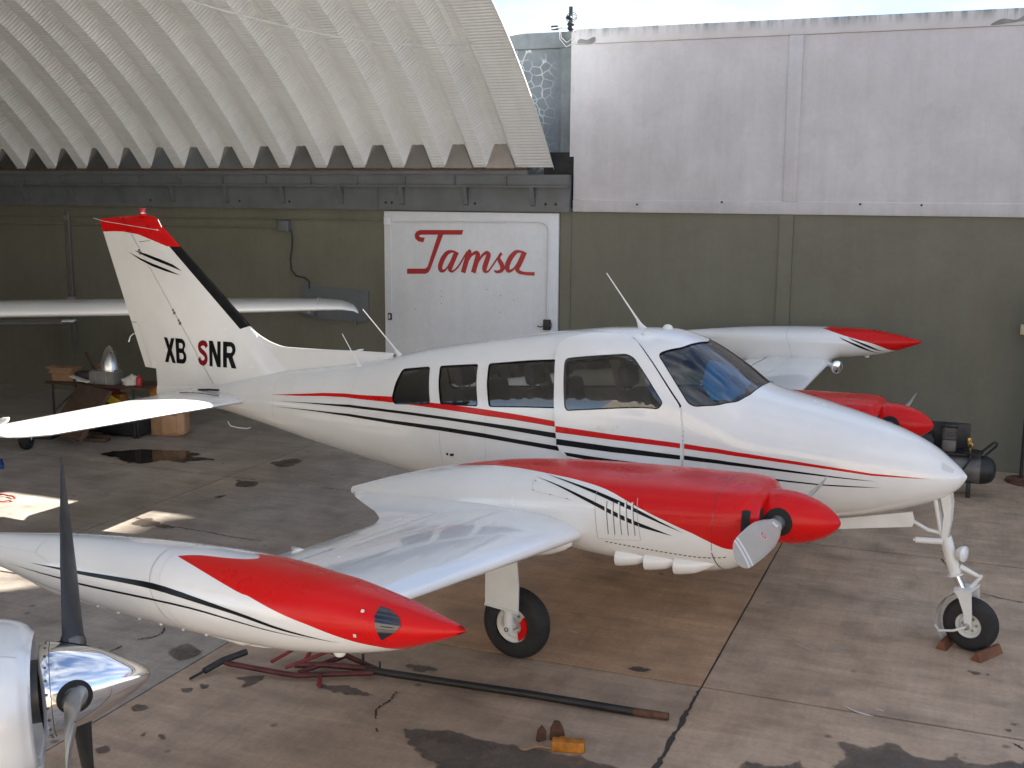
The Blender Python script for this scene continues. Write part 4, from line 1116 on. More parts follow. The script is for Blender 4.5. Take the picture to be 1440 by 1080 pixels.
        # black opening of the spinner round the blade root, collar, small decals
        spinner_hole(prop, SPIN, R4, .092, 0)
        for fs_ in (1, -1):                                       # round red maker's mark and white label on the blade faces
            a_ = math.radians(43); n_ = Vector((math.cos(a_), 0, -math.sin(a_)))*fs_; c_ = Vector((0, .52, 0))+n_*.0155
            mb = MB(); mb.lathe([(0, .0014), (.028, .0012), (.028, 0)], tuple(R4 @ c_), tuple(R4 @ n_), 22); lg = mb.build('maker_mark', M['gearwhite'], prop)
            mb = MB(); mb.lathe([(0, .0022), (.024, .002), (.024, .0012)], tuple(R4 @ c_), tuple(R4 @ n_), 22); mb.build('maker_mark', M['red'], prop)
            mb = MB(); mb.lathe([(0, .003), (.016, .0028), (.016, .002)], tuple(R4 @ c_), tuple(R4 @ n_), 22); mb.build('maker_mark', M['bladegrey'], prop)
            a_ = math.radians(52); n_ = Vector((math.cos(a_), 0, -math.sin(a_)))*fs_; u_ = Vector((math.sin(a_), 0, math.cos(a_))); c_ = Vector((0, .285, 0))+n_*.026
            q = [R4 @ (c_+u_*dx+Vector((0, dy, 0))) for dx, dy in ((-.02, -.025), (.02, -.025), (.02, .025), (-.02, .025))]; mesh_obj('label', q, [(0, 1, 2, 3)], M['gearwhite'], prop, smooth=False)
        mb = MB(); mb.lathe([(.045, .15), (.050, .165), (.050, .19), (.044, .20), (.044, .215), (.036, .225)], (0, 0, 0), R4 @ Vector((0, 1, 0)), 24); mb.build('blade_clamp', M['steel'], prop)
# ---- tip tanks
TRO = [(0.139,0.356), (0.233,0.513), (0.57,1.016), (0.655,1.102), (0.853,1.416), (1.023,1.685), (1.174,2.003), (1.275,2.295), (1.345,2.749), (1.37, PI)]
TRI = [(0.44,0.30), (0.50,0.42), (0.657,0.796), (0.854,1.181), (1.129,1.728), (1.30,2.5), (1.37, PI)]
TS1 = [(-0.773,1.412), (-0.534,1.33), (-0.415,1.30), (-0.095,1.226), (0.177,1.221), (0.593,1.501), (0.85,1.759), (1.108,2.048), (0.848,1.809), (0.593,1.585), (0.184,1.372), (-0.089,1.355), (-0.413,1.40), (-.534, 1.40)]
TS2 = [(-0.971,1.726), (-0.531,1.649), (-0.415,1.66), (0.221,1.585), (0.59,1.719), (1.012,1.988), (0.589,1.75), (0.22,1.63), (-0.418,1.715), (-0.533,1.70)]
TI1 = [(.70, 1.10), (.782, 1.314), (.98, 1.85), (1.16, 2.6), (.96, 1.95), (.77, 1.37)]
TI2 = [(.80, 1.12), (.873, 1.308), (1.06, 1.8), (1.22, 2.5), (1.04, 1.9), (.86, 1.36)]
LENS = [(1.258,0.628), (1.305,0.660), (1.355,0.89), (1.371,1.234), (1.348,1.6), (1.291,1.909), (1.272,1.5), (1.255,1.033)]
for s_ in (-1, 1):
    S_ = tank_surf(s_); o_ = 1 if s_ < 0 else -1
    ro = crom(TRO, 4); ri = crom(TRI, 4)
    up_ = crom([(.139, .356), (.244, .19), (.42, .10), (.52, -.06), (.50, -.22), (.44, -.30)], 4)
    full = [(x, o_*t) for x, t in ro] + [(1.615, o_*PI), (1.615, -o_*PI)] + [(x, -o_*t) for x, t in ri[::-1]] + [(x, o_*t) for x, t in up_[::-1][1:-1]]
    def kt(C): return np.where(inpoly(C, full), 1, 0)
    W, T, mi, N = body_patch(S_, (-1.75, 1.615, -PI, PI), (np.concatenate([np.linspace(-1.75, 1.2, 80), np.linspace(1.22, 1.615, 24)]), 60), [full], kt)
    tank = mesh_obj('tip_tank', W, T, [M['white'], M['red']], plane, mi=mi, normals=N)
    for q in (TS1, TS2):
        k = 7 if q is TS1 else 5
        decal('black_stripe', [(x, o_*t) for x, t in sharp_loop(q, (0, k))], M['black'], S=S_, parent=tank, off=.002)
    for q in (TI1, TI2):
        decal('black_stripe', [(x, -o_*t) for x, t in sharp_loop(q, (0, 3))], M['black'], S=S_, parent=tank, off=.002)
    decal('navigation_lens', rp([(x, o_*t) for x, t in LENS], .02), M['lensdark'], S=S_, parent=tank, off=.004)
    for xx, w_ in ((.10, .012), (.045, .004)):
        seam([(xx+.20*((1-math.cos(t))/2)**1.6, t) for t in np.linspace(-PI, PI, 40)], w_, .0018, S_, M['white'] if w_ > .01 else M['seam'], tank, 'joint_ring')
    seam([(-.75, o_*.3), (-.75, o_*1.0)], .003, .002, S_, M['seam'], tank, 'panel_edge'); seam([(-1.5, o_*1.0), (-.75, o_*1.0), (-.62, o_*1.25)], .004, .002, S_, M['seam'], tank, 'panel_edge')
    for x, t in ((1.20, .95), (1.18, 1.75)):
        decal('drain_hook', rp([(x-.008, o_*t-.05), (x+.006, o_*t-.05), (x+.006, o_*t+.05), (x-.008, o_*t+.05)], .004), M['whiteish'], S=S_, parent=tank, off=.006)
    mb = MB(); mb.lathe([(.03, 0), (.028, .016), (.02, .028), (.0, .033)], tuple(S_(.99, PI)+np.array([0, 0, .006])), (0, 0, -1), 16); mb.build('landing_light_cover', M['gearwhite'], tank)
    rings = [[(x, s_*TANK_Y+hw*math.cos(a), z0+hh*math.sin(a)) for a in np.linspace(0, 2*PI, 14, endpoint=False)] for x, hw, hh, z0 in ((.30, .004, .004, 1.43), (.36, .025, .024, 1.42), (.46, .028, .027, 1.42), (.58, .004, .01, 1.44))]
    vs, fs = loft(rings); mesh_obj('sump_fairing', vs, fs, M['white'], tank)
    for k in range(7):
        x = -.5+k*.14; p_ = S_(x, o_*2.55)
        mb = MB(); mb.lathe([(.007, 0), (.006, .006), (0, .008)], tuple(p_), tuple(normal(S_, np.array(x), np.array(o_*2.55))), 8); mb.build('rivet', M['gearwhite'], tank)
# extended landing light under the left wing tip
ll = empty('landing_light'); ll.parent = plane; ll.location = (.66, 4.98, 1.36)
mb = MB(); mb.tube([(-.22, 0, .05), (-.1, 0, .02), (0, 0, 0)], [.02, .028, .03], 12); mb.build('arm', M['gearwhite'], ll)
mb = MB(); mb.lathe([(0, -.05), (.05, -.045), (.075, -.01), (.078, .015), (.07, .02)], (.03, 0, -.01), (.75, -.65, -.05), 24); mb.build('shell', M['gearwhite'], ll)
mb = MB(); mb.lathe([(.07, .018), (.04, .026), (0, .03)], (.03, 0, -.01), (.75, -.65, -.05), 24); mb.build('lens', M['chrome'], ll)

# ---- tail
FLE = lambda z: -4.108 + (z-2.037)*(-5.059+4.108)/(2.835-2.037)
FTE = lambda z: -5.629 + (z-1.489)*(-6.181+5.629)/(2.952-1.489)
FHI = lambda z: -4.552 + (z-1.401)*(-5.599+4.552)/(2.782-1.401)
def fin_t(z): return .105 - .018*(z-1.4)
def fin_half(x, z):
    le, te = FLE(z), FTE(z); c_ = (le-x)/(le-te); u_, _l = af(min(max(c_, 0.001), 1), fin_t(z)); return u_*(le-te)
ztops = lambda x: 3.13
def fin_piece(name, mats, front, zs, parent, split_red=True):
    rings = []
    for z in zs:
        le, te, hi = FLE(z), FTE(z), FHI(z); ch = le-te; h = (le-hi)/ch
        a, b = (0, h-.003) if front else (h+.003, 1)
        rings.append([(p.x, p.y, z) for p in af_ring((le, 0, z), (te, 0, z), fin_t(z), a, b, 16, 0, (0, 1, 0))])
    return rings
# fin surface as (x,z) patches so that red cap, boot and seams follow clean lines
RED_CAP = [(-6.30, 2.95), (-6.16, 2.955), (-6.0, 2.962), (-5.85, 2.962), (-5.62, 2.94), (-5.40, 2.88), (-5.20, 2.822), (-5.00, 2.822), (-5.0, 3.3), (-6.3, 3.3)]
BOOT = [(-5.185, 2.835), (-4.205, 2.008), (-4.10, 2.045), (-4.0, 2.06), (-5.03, 2.835)]
topline = pchip([-6.24, -6.05, -5.8, -5.6, -5.5, -5.40, -5.33], [3.088, 3.108, 3.128, 3.140, 3.140, 3.128, 3.076])
def fin_patch(front):
    pts = []
    zs = np.linspace(1.30 if front else 1.498, 3.14, 60)
    out = []
    for z in zs:
        le, te, hi = FLE(z), FTE(z), FHI(z)
        a, b = (le, hi+.004) if front else (hi-.004, te)
        for i in range(25):
            q = i/24; q = q*q if front else q
            out.append((a+(b-a)*q, z))
    return out
def build_fin(name, front, parent):
    zs = np.linspace(1.30, 3.14, 64) if front else np.linspace(1.50, 3.14, 58)
    vs = []; fs = []; mis = []; k = 26
    for z in zs:
        le, te, hi = FLE(z), FTE(z), FHI(z); a, b = (le, hi+.004) if front else (hi-.004, te)
        for i in range(k):
            q = i/(k-1); q = q*q if front else q
            x = a+(b-a)*q; zz = min(z, float(topline(x)))
            vs.append((x, -max(fin_half(x, zz), 0.0), zz))
    n = len(vs); vs += [(x, -y, z) for x, y, z in vs]
    def mat_at(f):
        c_ = [(np.mean([vs[i][0] for i in f]), np.mean([vs[i][2] for i in f]))]
        return 1 if inpoly(c_, RED_CAP)[0] else (2 if front and inpoly(c_, BOOT)[0] else 0)
    for r in range(len(zs)-1):
        for i in range(k-1):
            q = r*k+i; f1 = (q, q+1, q+k+1, q+k); f2 = (n+q, n+q+k, n+q+k+1, n+q+1)
            fs += [f1, f2]
    for r in range(len(zs)-1):
        q = r*k; fs.append((q, q+k, n+q+k, n+q)); q = r*k+k-1; fs.append((q, n+q, n+q+k, q+k))
    for i in range(k-1):
        fs.append((i, n+i, n+i+1, i+1)); q = (len(zs)-1)*k+i; fs.append((q, q+1, n+q+1, n+q))
    return vs, fs
# clean colour edges: triangulate each side in the (x,z) plane with the colour outlines as constraints
def fin_side(front, sgn):
    zl = 1.30 if front else 1.50
    outline = []
    zs = np.linspace(zl, 3.03 if front else 3.085, 40)
    if front:
        LEp = [(FLE(z), z) for z in zs]; HIp = [(FHI(z)+.004, z) for z in np.linspace(zl, 3.12, 40)]
        top = [(x, float(topline(x))) for x in np.linspace(FLE(3.06), FHI(3.135)+.01, 14)]
        outline = LEp + top + HIp[::-1]
    else:
        HIp = [(-5.455, 1.16), (-4.95, 1.20), (-4.62, 1.34)] + [(FHI(z)-.004, z) for z in np.linspace(1.40, 3.12, 42)]; TEp = [(-5.45, 1.497)] + [(FTE(z), z) for z in zs]
        top = [(x, float(topline(x))) for x in np.linspace(FHI(3.12)-.02, FTE(3.088), 14)]
        outline = HIp + top + TEp[::-1]
    return outline
def fin_mesh(name, front, parent):
    out = fin_side(front, 1); cons = [out, densify(RED_CAP, .03)] + ([densify(BOOT, .03)] if front else [])
    G = []
    q = np.array(out)
    for x in np.arange(q[:, 0].min(), q[:, 0].max(), .03):
        for z in np.arange(1.16, 3.15, .04): G.append((x, z))
    G = np.array(G); G = G[inpoly(G, out)]
    # extra points close to the leading edge
    if front: G = np.concatenate([G, [(FLE(z)-d, z) for z in np.arange(1.32, 3.0, .03) for d in (.002, .006, .012, .02)]])
    P_, T_ = cdt([tuple(g) for g in G], cons); C = P_[T_].mean(1); T_ = T_[inpoly(C, out)]; C = P_[T_].mean(1)
    mi = np.where(inpoly(C, RED_CAP), 1, 0)
    if front: mi = np.where(inpoly(C, BOOT) & (mi == 0), 2, mi)
    used = np.unique(T_); rm = -np.ones(len(P_), int); rm[used] = np.arange(len(used)); P_ = P_[used]; T_ = rm[T_]
    h = np.array([fin_half(x, z) for x, z in P_])
    # round the tip cap over
    tz = topline(P_[:, 0]); h = h*np.clip((tz-P_[:, 1])/.05, 0.0, 1)**.5
    V = [(x, -a, z) for (x, z), a in zip(P_, h)] + [(x, a, z) for (x, z), a in zip(P_, h)]; n = len(P_); F_ = []; mm = []
    for t, m_ in zip(T_, mi):
        a, b, c = [P_[i] for i in t]; s = (b[0]-a[0])*(c[1]-a[1])-(b[1]-a[1])*(c[0]-a[0]); t = tuple(t) if s > 0 else tuple(t[::-1])
        F_ += [t, tuple(n+i for i in t[::-1])]; mm += [m_, m_]
    o = mesh_obj(name, V, F_, [M['white'], M['red'], M['boot']], parent, mi=mm, sharp=60); return o
fin = fin_mesh('fin', True, plane)
rud = fin_mesh('rudder', False, plane)
# trim tab seam, static wicks, hinge fittings
for z0, x_ in ((2.0, 0),):
    pass
def fin_strip(pts, w, mat, name, parent, off=.002):
    q = np.array(densify(pts, .02, False)); tan = np.gradient(q, axis=0); nr = np.stack([-tan[:, 1], tan[:, 0]], 1); nr /= np.linalg.norm(nr, axis=1, keepdims=True)
    V = [(x, -fin_half(x, z)-off, z) for x, z in q+nr*w/2]+[(x, -fin_half(x, z)-off, z) for x, z in q-nr*w/2]; n = len(q)
    return mesh_obj(name, V, [(i, i+1, n+i+1, n+i) for i in range(n-1)], mat, parent)
fin_strip([(-5.83, 1.98), (-5.72, 1.985)], .006, M['steel'], 'tab_seam', rud)
fin_strip([(-5.70, 1.97), (-5.52, 1.52)], .004, M['seam'], 'tab_seam', rud)
fin_strip([(-5.60, 2.86), (-5.44, 2.875)], .006, M['steel'], 'cap_seam', fin)
for x, z in ((-5.585, 2.74), (-5.10, 2.125), (-5.02, 2.02)):
    mb = MB(); mb.box((x, -fin_half(x, z)-.004, z), (.025, .012, .03)); mb.box((x-.02, -fin_half(x, z)-.004, z+.03), (.015, .01, .02)); mb.build('hinge_fitting', M['steel'], rud)
def fin_poly(name, poly, mat, parent, off=.0022):
    q = densify(poly, .02); P0 = np.array(q); xs = np.arange(P0[:, 0].min(), P0[:, 0].max(), .03); z_ = np.arange(P0[:, 1].min(), P0[:, 1].max(), .03)
    G = np.array([(x, z) for x in xs for z in z_]); G = G[inpoly(G, q)] if len(G) else G
    P_, T_ = cdt([tuple(g) for g in G], [q]); C = P_[T_].mean(1); T_ = T_[inpoly(C, q)]
    return P_, T_, off
def fin_decal(name, polys, mat, parent, holes_=(), off=.0024):
    V = []; F_ = []
    for poly in polys:
        q = densify(poly, .02); cons = [q]+[densify(h, .02) for h in holes_]; P_, T_ = cdt([], cons) if False else cdt([tuple(np.mean(q, axis=0))], cons)
        C = P_[T_].mean(1); k = inpoly(C, q)
        for h in holes_: k &= ~inpoly(C, h)
        T_ = T_[k]; b = len(V); V += [(x, -fin_half(x, z)-off, z) for x, z in P_]
        for t in T_:
            a, b2, c = [P_[i] for i in t]; s = (b2[0]-a[0])*(c[1]-a[1])-(b2[1]-a[1])*(c[0]-a[0]); t = t if s > 0 else t[::-1]; F_.append(tuple(b+i for i in t))
    return mesh_obj(name, V, F_, mat, parent, smooth=False)
fin_decal('black_stripe', [[(-5.688, 2.767), (-5.498, 2.734), (-5.293, 2.685), (-5.111, 2.635), (-4.983, 2.572), (-5.113, 2.605), (-5.295, 2.651), (-5.499, 2.704)]], M['black'], fin)
fin_decal('black_stripe', [[(-5.782, 2.749), (-5.606, 2.689), (-5.41, 2.635), (-5.196, 2.583), (-5.006, 2.527), (-5.198, 2.557), (-5.412, 2.605), (-5.607, 2.67)]], M['black'], fin)
# registration letters, bold condensed
def letter(ch):
    if ch == 'X': return [[(-.02, 0), (.31, 0), (.5, .30), (.69, 0), (1.02, 0), (.68, .51), (1.0, 1), (.68, 1), (.5, .71), (.33, 1), (0, 1), (.32, .51)]], []
    if ch == 'N': return [[(0, 0), (.28, 0), (.28, .58), (.68, 0), (1, 0), (1, 1), (.72, 1), (.72, .44), (.32, 1), (0, 1)]], []
    if ch == 'B':
        o = [(0, 0)] + [(.55+.42*math.sin(a), .28-.28*math.cos(a)) for a in np.linspace(0, PI*.82, 10)] + [(.52+.40*math.sin(a), .775-.225*math.cos(a)) for a in np.linspace(PI*.22, PI, 10)] + [(0, 1)]
        h1 = [(.31, .18), (.5, .18)] + [(.52+.19*math.sin(a), .30-.13*math.cos(a)) for a in np.linspace(.3, PI-.3, 7)] + [(.5, .42), (.31, .42)]
        h2 = [(.31, .61), (.48, .61)] + [(.50+.17*math.sin(a), .715-.115*math.cos(a)) for a in np.linspace(.3, PI-.3, 7)] + [(.48, .82), (.31, .82)]
        return [o], [h1, h2]
    if ch == 'R':
        o = [(0, 0), (.30, 0), (.30, .38), (.40, .38), (.67, 0), (1.04, 0), (.74, .43)] + [(.56+.40*math.sin(a), .715-.285*math.cos(a)) for a in np.linspace(PI*.18, PI, 11)] + [(0, 1)]
        h = [(.30, .58), (.5, .58)] + [(.52+.19*math.sin(a), .70-.13*math.cos(a)) for a in np.linspace(.3, PI-.3, 7)] + [(.5, .82), (.30, .82)]
        return [o], [h]
    if ch == 'S':
        cl = [(.90, .74), (.80, .86), (.52, .895), (.24, .82), (.20, .68), (.36, .575), (.62, .49), (.80, .38), (.80, .22), (.56, .105), (.26, .14), (.115, .29)]
        c_ = np.array(crom(cl, 4)); tan = np.gradient(c_, axis=0); nr = np.stack([-tan[:, 1], tan[:, 0]], 1); nr /= np.linalg.norm(nr, axis=1, keepdims=True)
        nr[:, 0] *= .15; nr[:, 1] *= .105
        return [[tuple(p) for p in c_+nr] + [tuple(p) for p in (c_-nr)[::-1]]], []
for ch, x0, x1, mat in (('X', 238, 255.5, 'black'), ('B', 257, 274, 'black'), ('S', 291.7, 307, 'darkred'), ('N', 309.3, 326, 'black'), ('R', 329.6, 347.8, 'black')):  # S in dark red: a red reflection put into its colour
    px2x = lambda u: -5.286 + (u-238)*(-4.233+5.286)/(347.8-238)
    o_, h_ = letter(ch); f_ = lambda p: (px2x(x0+(x1-x0)*p[0]), 1.585+.022*(x0-238)/110+p[1]*.268)
    fin_decal('letter_'+ch.lower(), [[f_(p) for p in q] for q in o_], M[mat], fin, [[f_(p) for p in q] for q in h_], .004)
# dorsal fin fairing running forward along the spine
rings = []; dz = pchip([-4.60, -4.3, -4.12, -4.05, -3.95, -3.82, -3.65, -3.3, -2.8, -2.35], [2.05, 2.04, 2.03, 1.985, 1.935, 1.887, 1.857, 1.862, 1.880, 1.89])
for x in np.concatenate([np.linspace(-4.30, -3.5, 30), np.linspace(-3.45, -2.33, 16)]):
    zt_ = float(dz(x)); f0 = float(FUS(x, 0.0)[2]); wb = .052
    if x < -4.15: zt_ = 1.99 - (-4.15-x)*.4
    pr = [(.006, 0), (.012, .012), (.018, .05), (.026, .12)]
    H = max(zt_-f0, .004); ring = []
    L = [(wb, f0-.10), (wb*.72, f0-.035+.02*H), (wb*.6, f0+.18*H), (.026, f0+.45*H), (.019, f0+.8*H), (.013, zt_-.012), (.006, zt_-.003)]
    L = [(min(a, max(.004, .92*fin_half(x, z))) if x < FLE(z)-.02 else a, z) for a, z in L]
    ring = [(x, -a, z) for a, z in L] + [(x, 0, zt_)] + [(x, a, z) for a, z in L[::-1]]
    rings.append(ring)
vs, fs = loft(rings, False, False, False); vs += []; mesh_obj('dorsal_fin', vs, [f[::-1] for f in fs], M['white'], plane, sharp=70)
# beacon and wires at the fin cap
bc = empty('beacon'); bc.parent = plane; bc.location = (-5.565, 0, 3.135)
mb = MB(); mb.lathe([(.05, 0), (.046, .02), (.036, .03)], (0, 0, -.005), n=20); mb.build('socket', M['red'], bc)
mb = MB(); mb.lathe([(.037, .022), (.037, .032)], (0, 0, 0), n=20); mb.build('band', M['alu'], bc)
mb = MB(); mb.lathe([(.036, .03), (.037, .045), (.035, .075), (.03, .082), (0, .083)], (0, 0, 0), n=20); mb.build('lens', M['beacon'], bc)
mb = MB(); mb.tube([(-5.30, -.055, 2.99), (-5.7, -.06, 3.03), (-6.16, -.02, 3.07), (-6.30, -.02, 3.10)], .0035, 6); mb.build('static_wire', M['whiteish'], fin)
mb = MB(); mb.tube([(-5.33, -.02, 3.10), (-5.27, -.03, 3.02)], .004, 6); mb.build('static_wire', M['whiteish'], fin)
mb = MB(); mb.tube([(-5.74, -.01, 1.86), (-5.78, -.012, 1.855), (-5.83, -.012, 1.82), (-5.86, -.012, 1.76)], .006, 6); mb.build('static_wick', M['whiteish'], rud)
mb = MB(); mb.tube([(-4.28, -.20, 1.06), (-4.25, -.2, 1.02), (-4.15, -.2, 1.01), (-4.02, -.2, 1.015), (-3.98, -.2, 1.03)], .006, 6); mb.build('tail_tie_ring', M['gearwhite'], plane)
# tailplane and drooping elevators
HZ = 1.30
for s_ in (-1, 1):
    def hs(y): return ((-4.02-.165*(y-.2), s_*y, HZ+.0*y), (-4.93-.0*y, s_*y, HZ), .115)
    secs = [(hs(y)[0], (hs(y)[1][0]-.40, s_*y, HZ), .075) for y in (.08, .6, 1.2, 1.8, 2.3)] + [((-4.50, s_*2.50, HZ), (-5.33, s_*2.50, HZ), .06), ((-4.60, s_*2.58, HZ), (-5.33, s_*2.58, HZ), .03)]
    st = surf('tailplane', secs, M['white'], plane, 0, .66, 0.0, n=18)
    # elevator, rotated trailing edge down about the hinge
    rings = []
    for y, hx, ch, th in ((.16, -4.925, .40, .045), (.8, -4.935, .40, .043), (1.6, -4.945, .385, .036), (2.2, -4.95, .37, .03), (2.50, -4.955, .35, .024)):
        ring = []
        for i in range(16):
            q = 2*PI*i/16; xx = .5-.5*math.cos(q); zz = th*math.sin(q)*(1-xx)**.6 if True else 0
            a_ = math.radians(-24); px_, pz_ = -xx*ch, zz
            ring.append((hx + px_*math.cos(a_) + pz_*math.sin(a_)*1, s_*y, HZ + px_*-math.sin(a_)*1 + pz_*math.cos(a_)))
        rings.append(ring)
    vs, fs = loft(rings); el = mesh_obj('elevator', vs, fs, M['white'], plane, sharp=50)
    # horn balance at the tip, nose up
    rings = []
    for d, hw, hh in ((-.40, .02, .008), (-.2, .05, .02), (.0, .055, .03), (.22, .055, .032), (.36, .045, .024), (.41, .015, .008)):
        a_ = math.radians(-24); cx_ = -4.955 + d*math.cos(a_); cz_ = HZ - d*math.sin(a_)*1.0
        rings.append([(cx_+hh*math.sin(q)*math.sin(a_), s_*(2.56+hw*math.cos(q)), cz_+.0+hh*math.sin(q)) for q in np.linspace(0, 2*PI, 14, endpoint=False)])
    vs, fs = loft(rings); mesh_obj('horn_balance', vs, fs, M['white'], el, sharp=50)
# fairing strip and gap at the stabiliser root
mb = MB(); mb.tube([(-4.42, -.17, 1.372), (-4.55, -.165, 1.365), (-4.72, -.15, 1.345)], .010, 8); mb.build('rudder_cable_slot', M['dark'], plane)
mb = MB(); mb.tube([(-4.26, -.34, 1.352), (-4.5, -.36, 1.362), (-4.78, -.36, 1.345)], .004, 6); mb.build('root_gap', M['dark'], plane)
mb = MB(); mb.lathe([(.03, 0), (.02, .012), (0, .016)], (-4.70, -.30, 1.335), (0, 0, 1), 12); mb.build('inspection_cap', M['white'], plane)

# ---- antennas
def whip(name, base, tip, r0=.007, foot=True):
    e = empty(name); e.parent = plane; e.location = base; d = Vector(tip)-Vector(base)
    mb = MB(); mb.tube([d*0, d*.1, d*.3, d], [r0*1.8, r0*1.4, r0, r0*.55], 8); mb.build('rod', M['gearwhite'], e)
    mb = MB(); k = Vector((-1, 0, 0)); rings = []
    for f_, sx, sy in ((0, .055, .016), (.05, .04, .013), (.10, .025, .010), (.16, .012, .008)):
        c_ = d*f_; rings.append([(c_.x+sx*math.cos(a)*.9, sy*math.sin(a), c_.z-.006) for a in np.linspace(0, 2*PI, 14, endpoint=False)])
    vs, fs = loft(rings); mesh_obj('foot', vs, fs, M['gearwhite'], e)
whip('antenna', (.20, 0, 2.285), (-.148, 0, 2.735), .008)
whip('antenna', (-2.27, 0, 1.875), (-2.70, 0, 2.288), .007)
whip('antenna', (-2.63, -.16, 1.76), (-2.83, -.16, 2.06), .005)
mb = MB(); mb.lathe([(.045, 0), (.042, .018), (.025, .036), (0, .042)], (.41, .02, 2.288), n=18); mb.build('satellite_antenna', M['gearwhite'], plane)
mb = MB(); mb.lathe([(.045, 0), (.04, .012), (.02, .022), (0, .025)], (.32, -.22, 2.262), (0, -.25, 1), n=18); mb.build('satellite_antenna', M['gearwhite'], plane)

# ---- cabin furniture seen through the glass
def cushion(mb, c, d, M_=None, mi=0, b=.05): mb.box(c, d, mi, M_, b)
def seat_obj(x, y, pale=False, head=True, h=.0):
    e = empty('seat'); e.parent = plane; e.location = (x, y, 1.02+h); R_ = Matrix.Rotation(math.radians(-10), 3, 'Y')
    mb = MB(); mb.box((0, 0, .22), (.46, .46, .14), bev=.05); mb.build('cushion', M['seat'], e)
    mb = MB(); mb.box((-.24, 0, .50), (.13, .46, .58), 0, R_, .05); mb.build('backrest', M['seat'], e)
    if head:
        mb = MB(); mb.box((-.33, 0, .90), (.11, .26, .19), 0, R_, .045); mb.build('headrest', M['seatpale'] if pale else M['seat'], e)
        mb = MB(); mb.tube([(-.31, -.07, .74), (-.325, -.07, .84)], .008, 6); mb.tube([(-.31, .07, .74), (-.325, .07, .84)], .008, 6); mb.build('headrest_post', M['steel'], e)
    mb = MB(); mb.box((0, 0, .07), (.34, .34, .14)); mb.build('base', M['blackplastic'], e)
seat_obj(.52, -.27); seat_obj(.56, .27, True); seat_obj(-.36, -.25, h=-.06); seat_obj(-.34, .25, h=-.05); seat_obj(-1.10, -.21, h=-.14, head=True); seat_obj(-1.10, .21, h=-.12)
mb = MB(); mb.box((-.35, 0, 1.0), (3.0, .84, .04)); mb.build('cabin_floor', M['liner'], plane)
mb = MB(); mb.box((1.10, 0, 1.50), (.10, .86, .36), bev=.02); pn = mb.build('instrument_panel', M['blackplastic'], plane)
mb = MB(); mb.box((1.08, 0, 1.70), (.20, .86, .03), bev=.012); mb.build('glareshield', M['blackplastic'], pn)
W, T, mi, N = region(FUS, [(.88, .34), (1.0, .14), (1.19, .10), (1.205, .46), (1.14, .76), (1.0, .90), (.90, .78)], (), -.045); mesh_obj('sky_reflection_sheet', W, T, M['blue'], plane)  # blue sheet added under the windshield for the look of reflected sky
mb = MB(); mb.box((-2.08, 0, 1.42), (.03, .72, .62)); mb.build('rear_bulkhead', M['liner'], plane)
for y in (-.25, .25):
    mb = MB(); mb.tube([(1.08, y, 1.58), (.93, y, 1.60)], .015, 8)
    mb.tube([(.92, y-.13, 1.69), (.925, y-.16, 1.62), (.93, y-.10, 1.565), (.93, y+.10, 1.565), (.925, y+.16, 1.62), (.92, y+.13, 1.69)], .014, 8); mb.build('control_yoke', M['blackplastic'], plane)

# ---- landing gear
def tyre_prof(R_, w, rr):
    pr = []
    for k in range(17):
        a = PI*k/16; pr.append((rr+(R_-rr)*max(0, math.sin(a))**.55, -w/2*math.cos(a)))
    return pr
def groove(R_, w): return None
def wheel(parent, c, R_, w, rr, axis=(0, 1, 0), red_plate=False, out=-1):
    mb = MB(); pr = []
    for k in range(25):
        a = PI*k/24; h_ = -w/2*math.cos(a); r_ = rr+(R_-rr)*max(0, math.sin(a))**.5
        if k in (8, 12, 16): r_ -= .006
        pr.append((r_, h_))
    mb.lathe(pr, c, axis, 48); ty = mb.build('tyre', M['rubber'], parent, sharp=25)
    mb = MB(); hw = w*.40
    mb.lathe([(rr*.30, -hw*1.02), (rr*.34, -hw*.55), (rr*.72, -hw*.42), (rr*.80, -hw*.75), (rr*.98, -hw*.98), (rr*1.03, -hw*.9), (rr*1.0, 0), (rr*1.03, hw*.9), (rr*.98, hw*.98), (rr*.80, hw*.75), (rr*.72, hw*.42), (rr*.34, hw*.55), (rr*.30, hw*1.02)], c, axis, 40); rim_ = mb.build('rim', M['gearwhite'], parent, sharp=30)
    mb = MB(); mb.lathe([(0, -hw*1.25), (rr*.24, -hw*1.2), (rr*.28, -hw*.5), (rr*.28, hw*.5), (rr*.24, hw*1.2), (0, hw*1.25)], c, axis, 24); mb.build('hub', M['gearwhite'], parent, sharp=30)
    c = Vector(c)
    for k in range(6):
        a = 2*PI*k/6; p_ = c+Vector((rr*.52*math.cos(a), out*hw*.50, rr*.52*math.sin(a))); mb = MB(); mb.lathe([(0, .012), (.010, .012), (.012, 0)], tuple(p_), (0, out, 0), 8); mb.build('rim_bolt', M['alu_dull'], parent)
    return ty
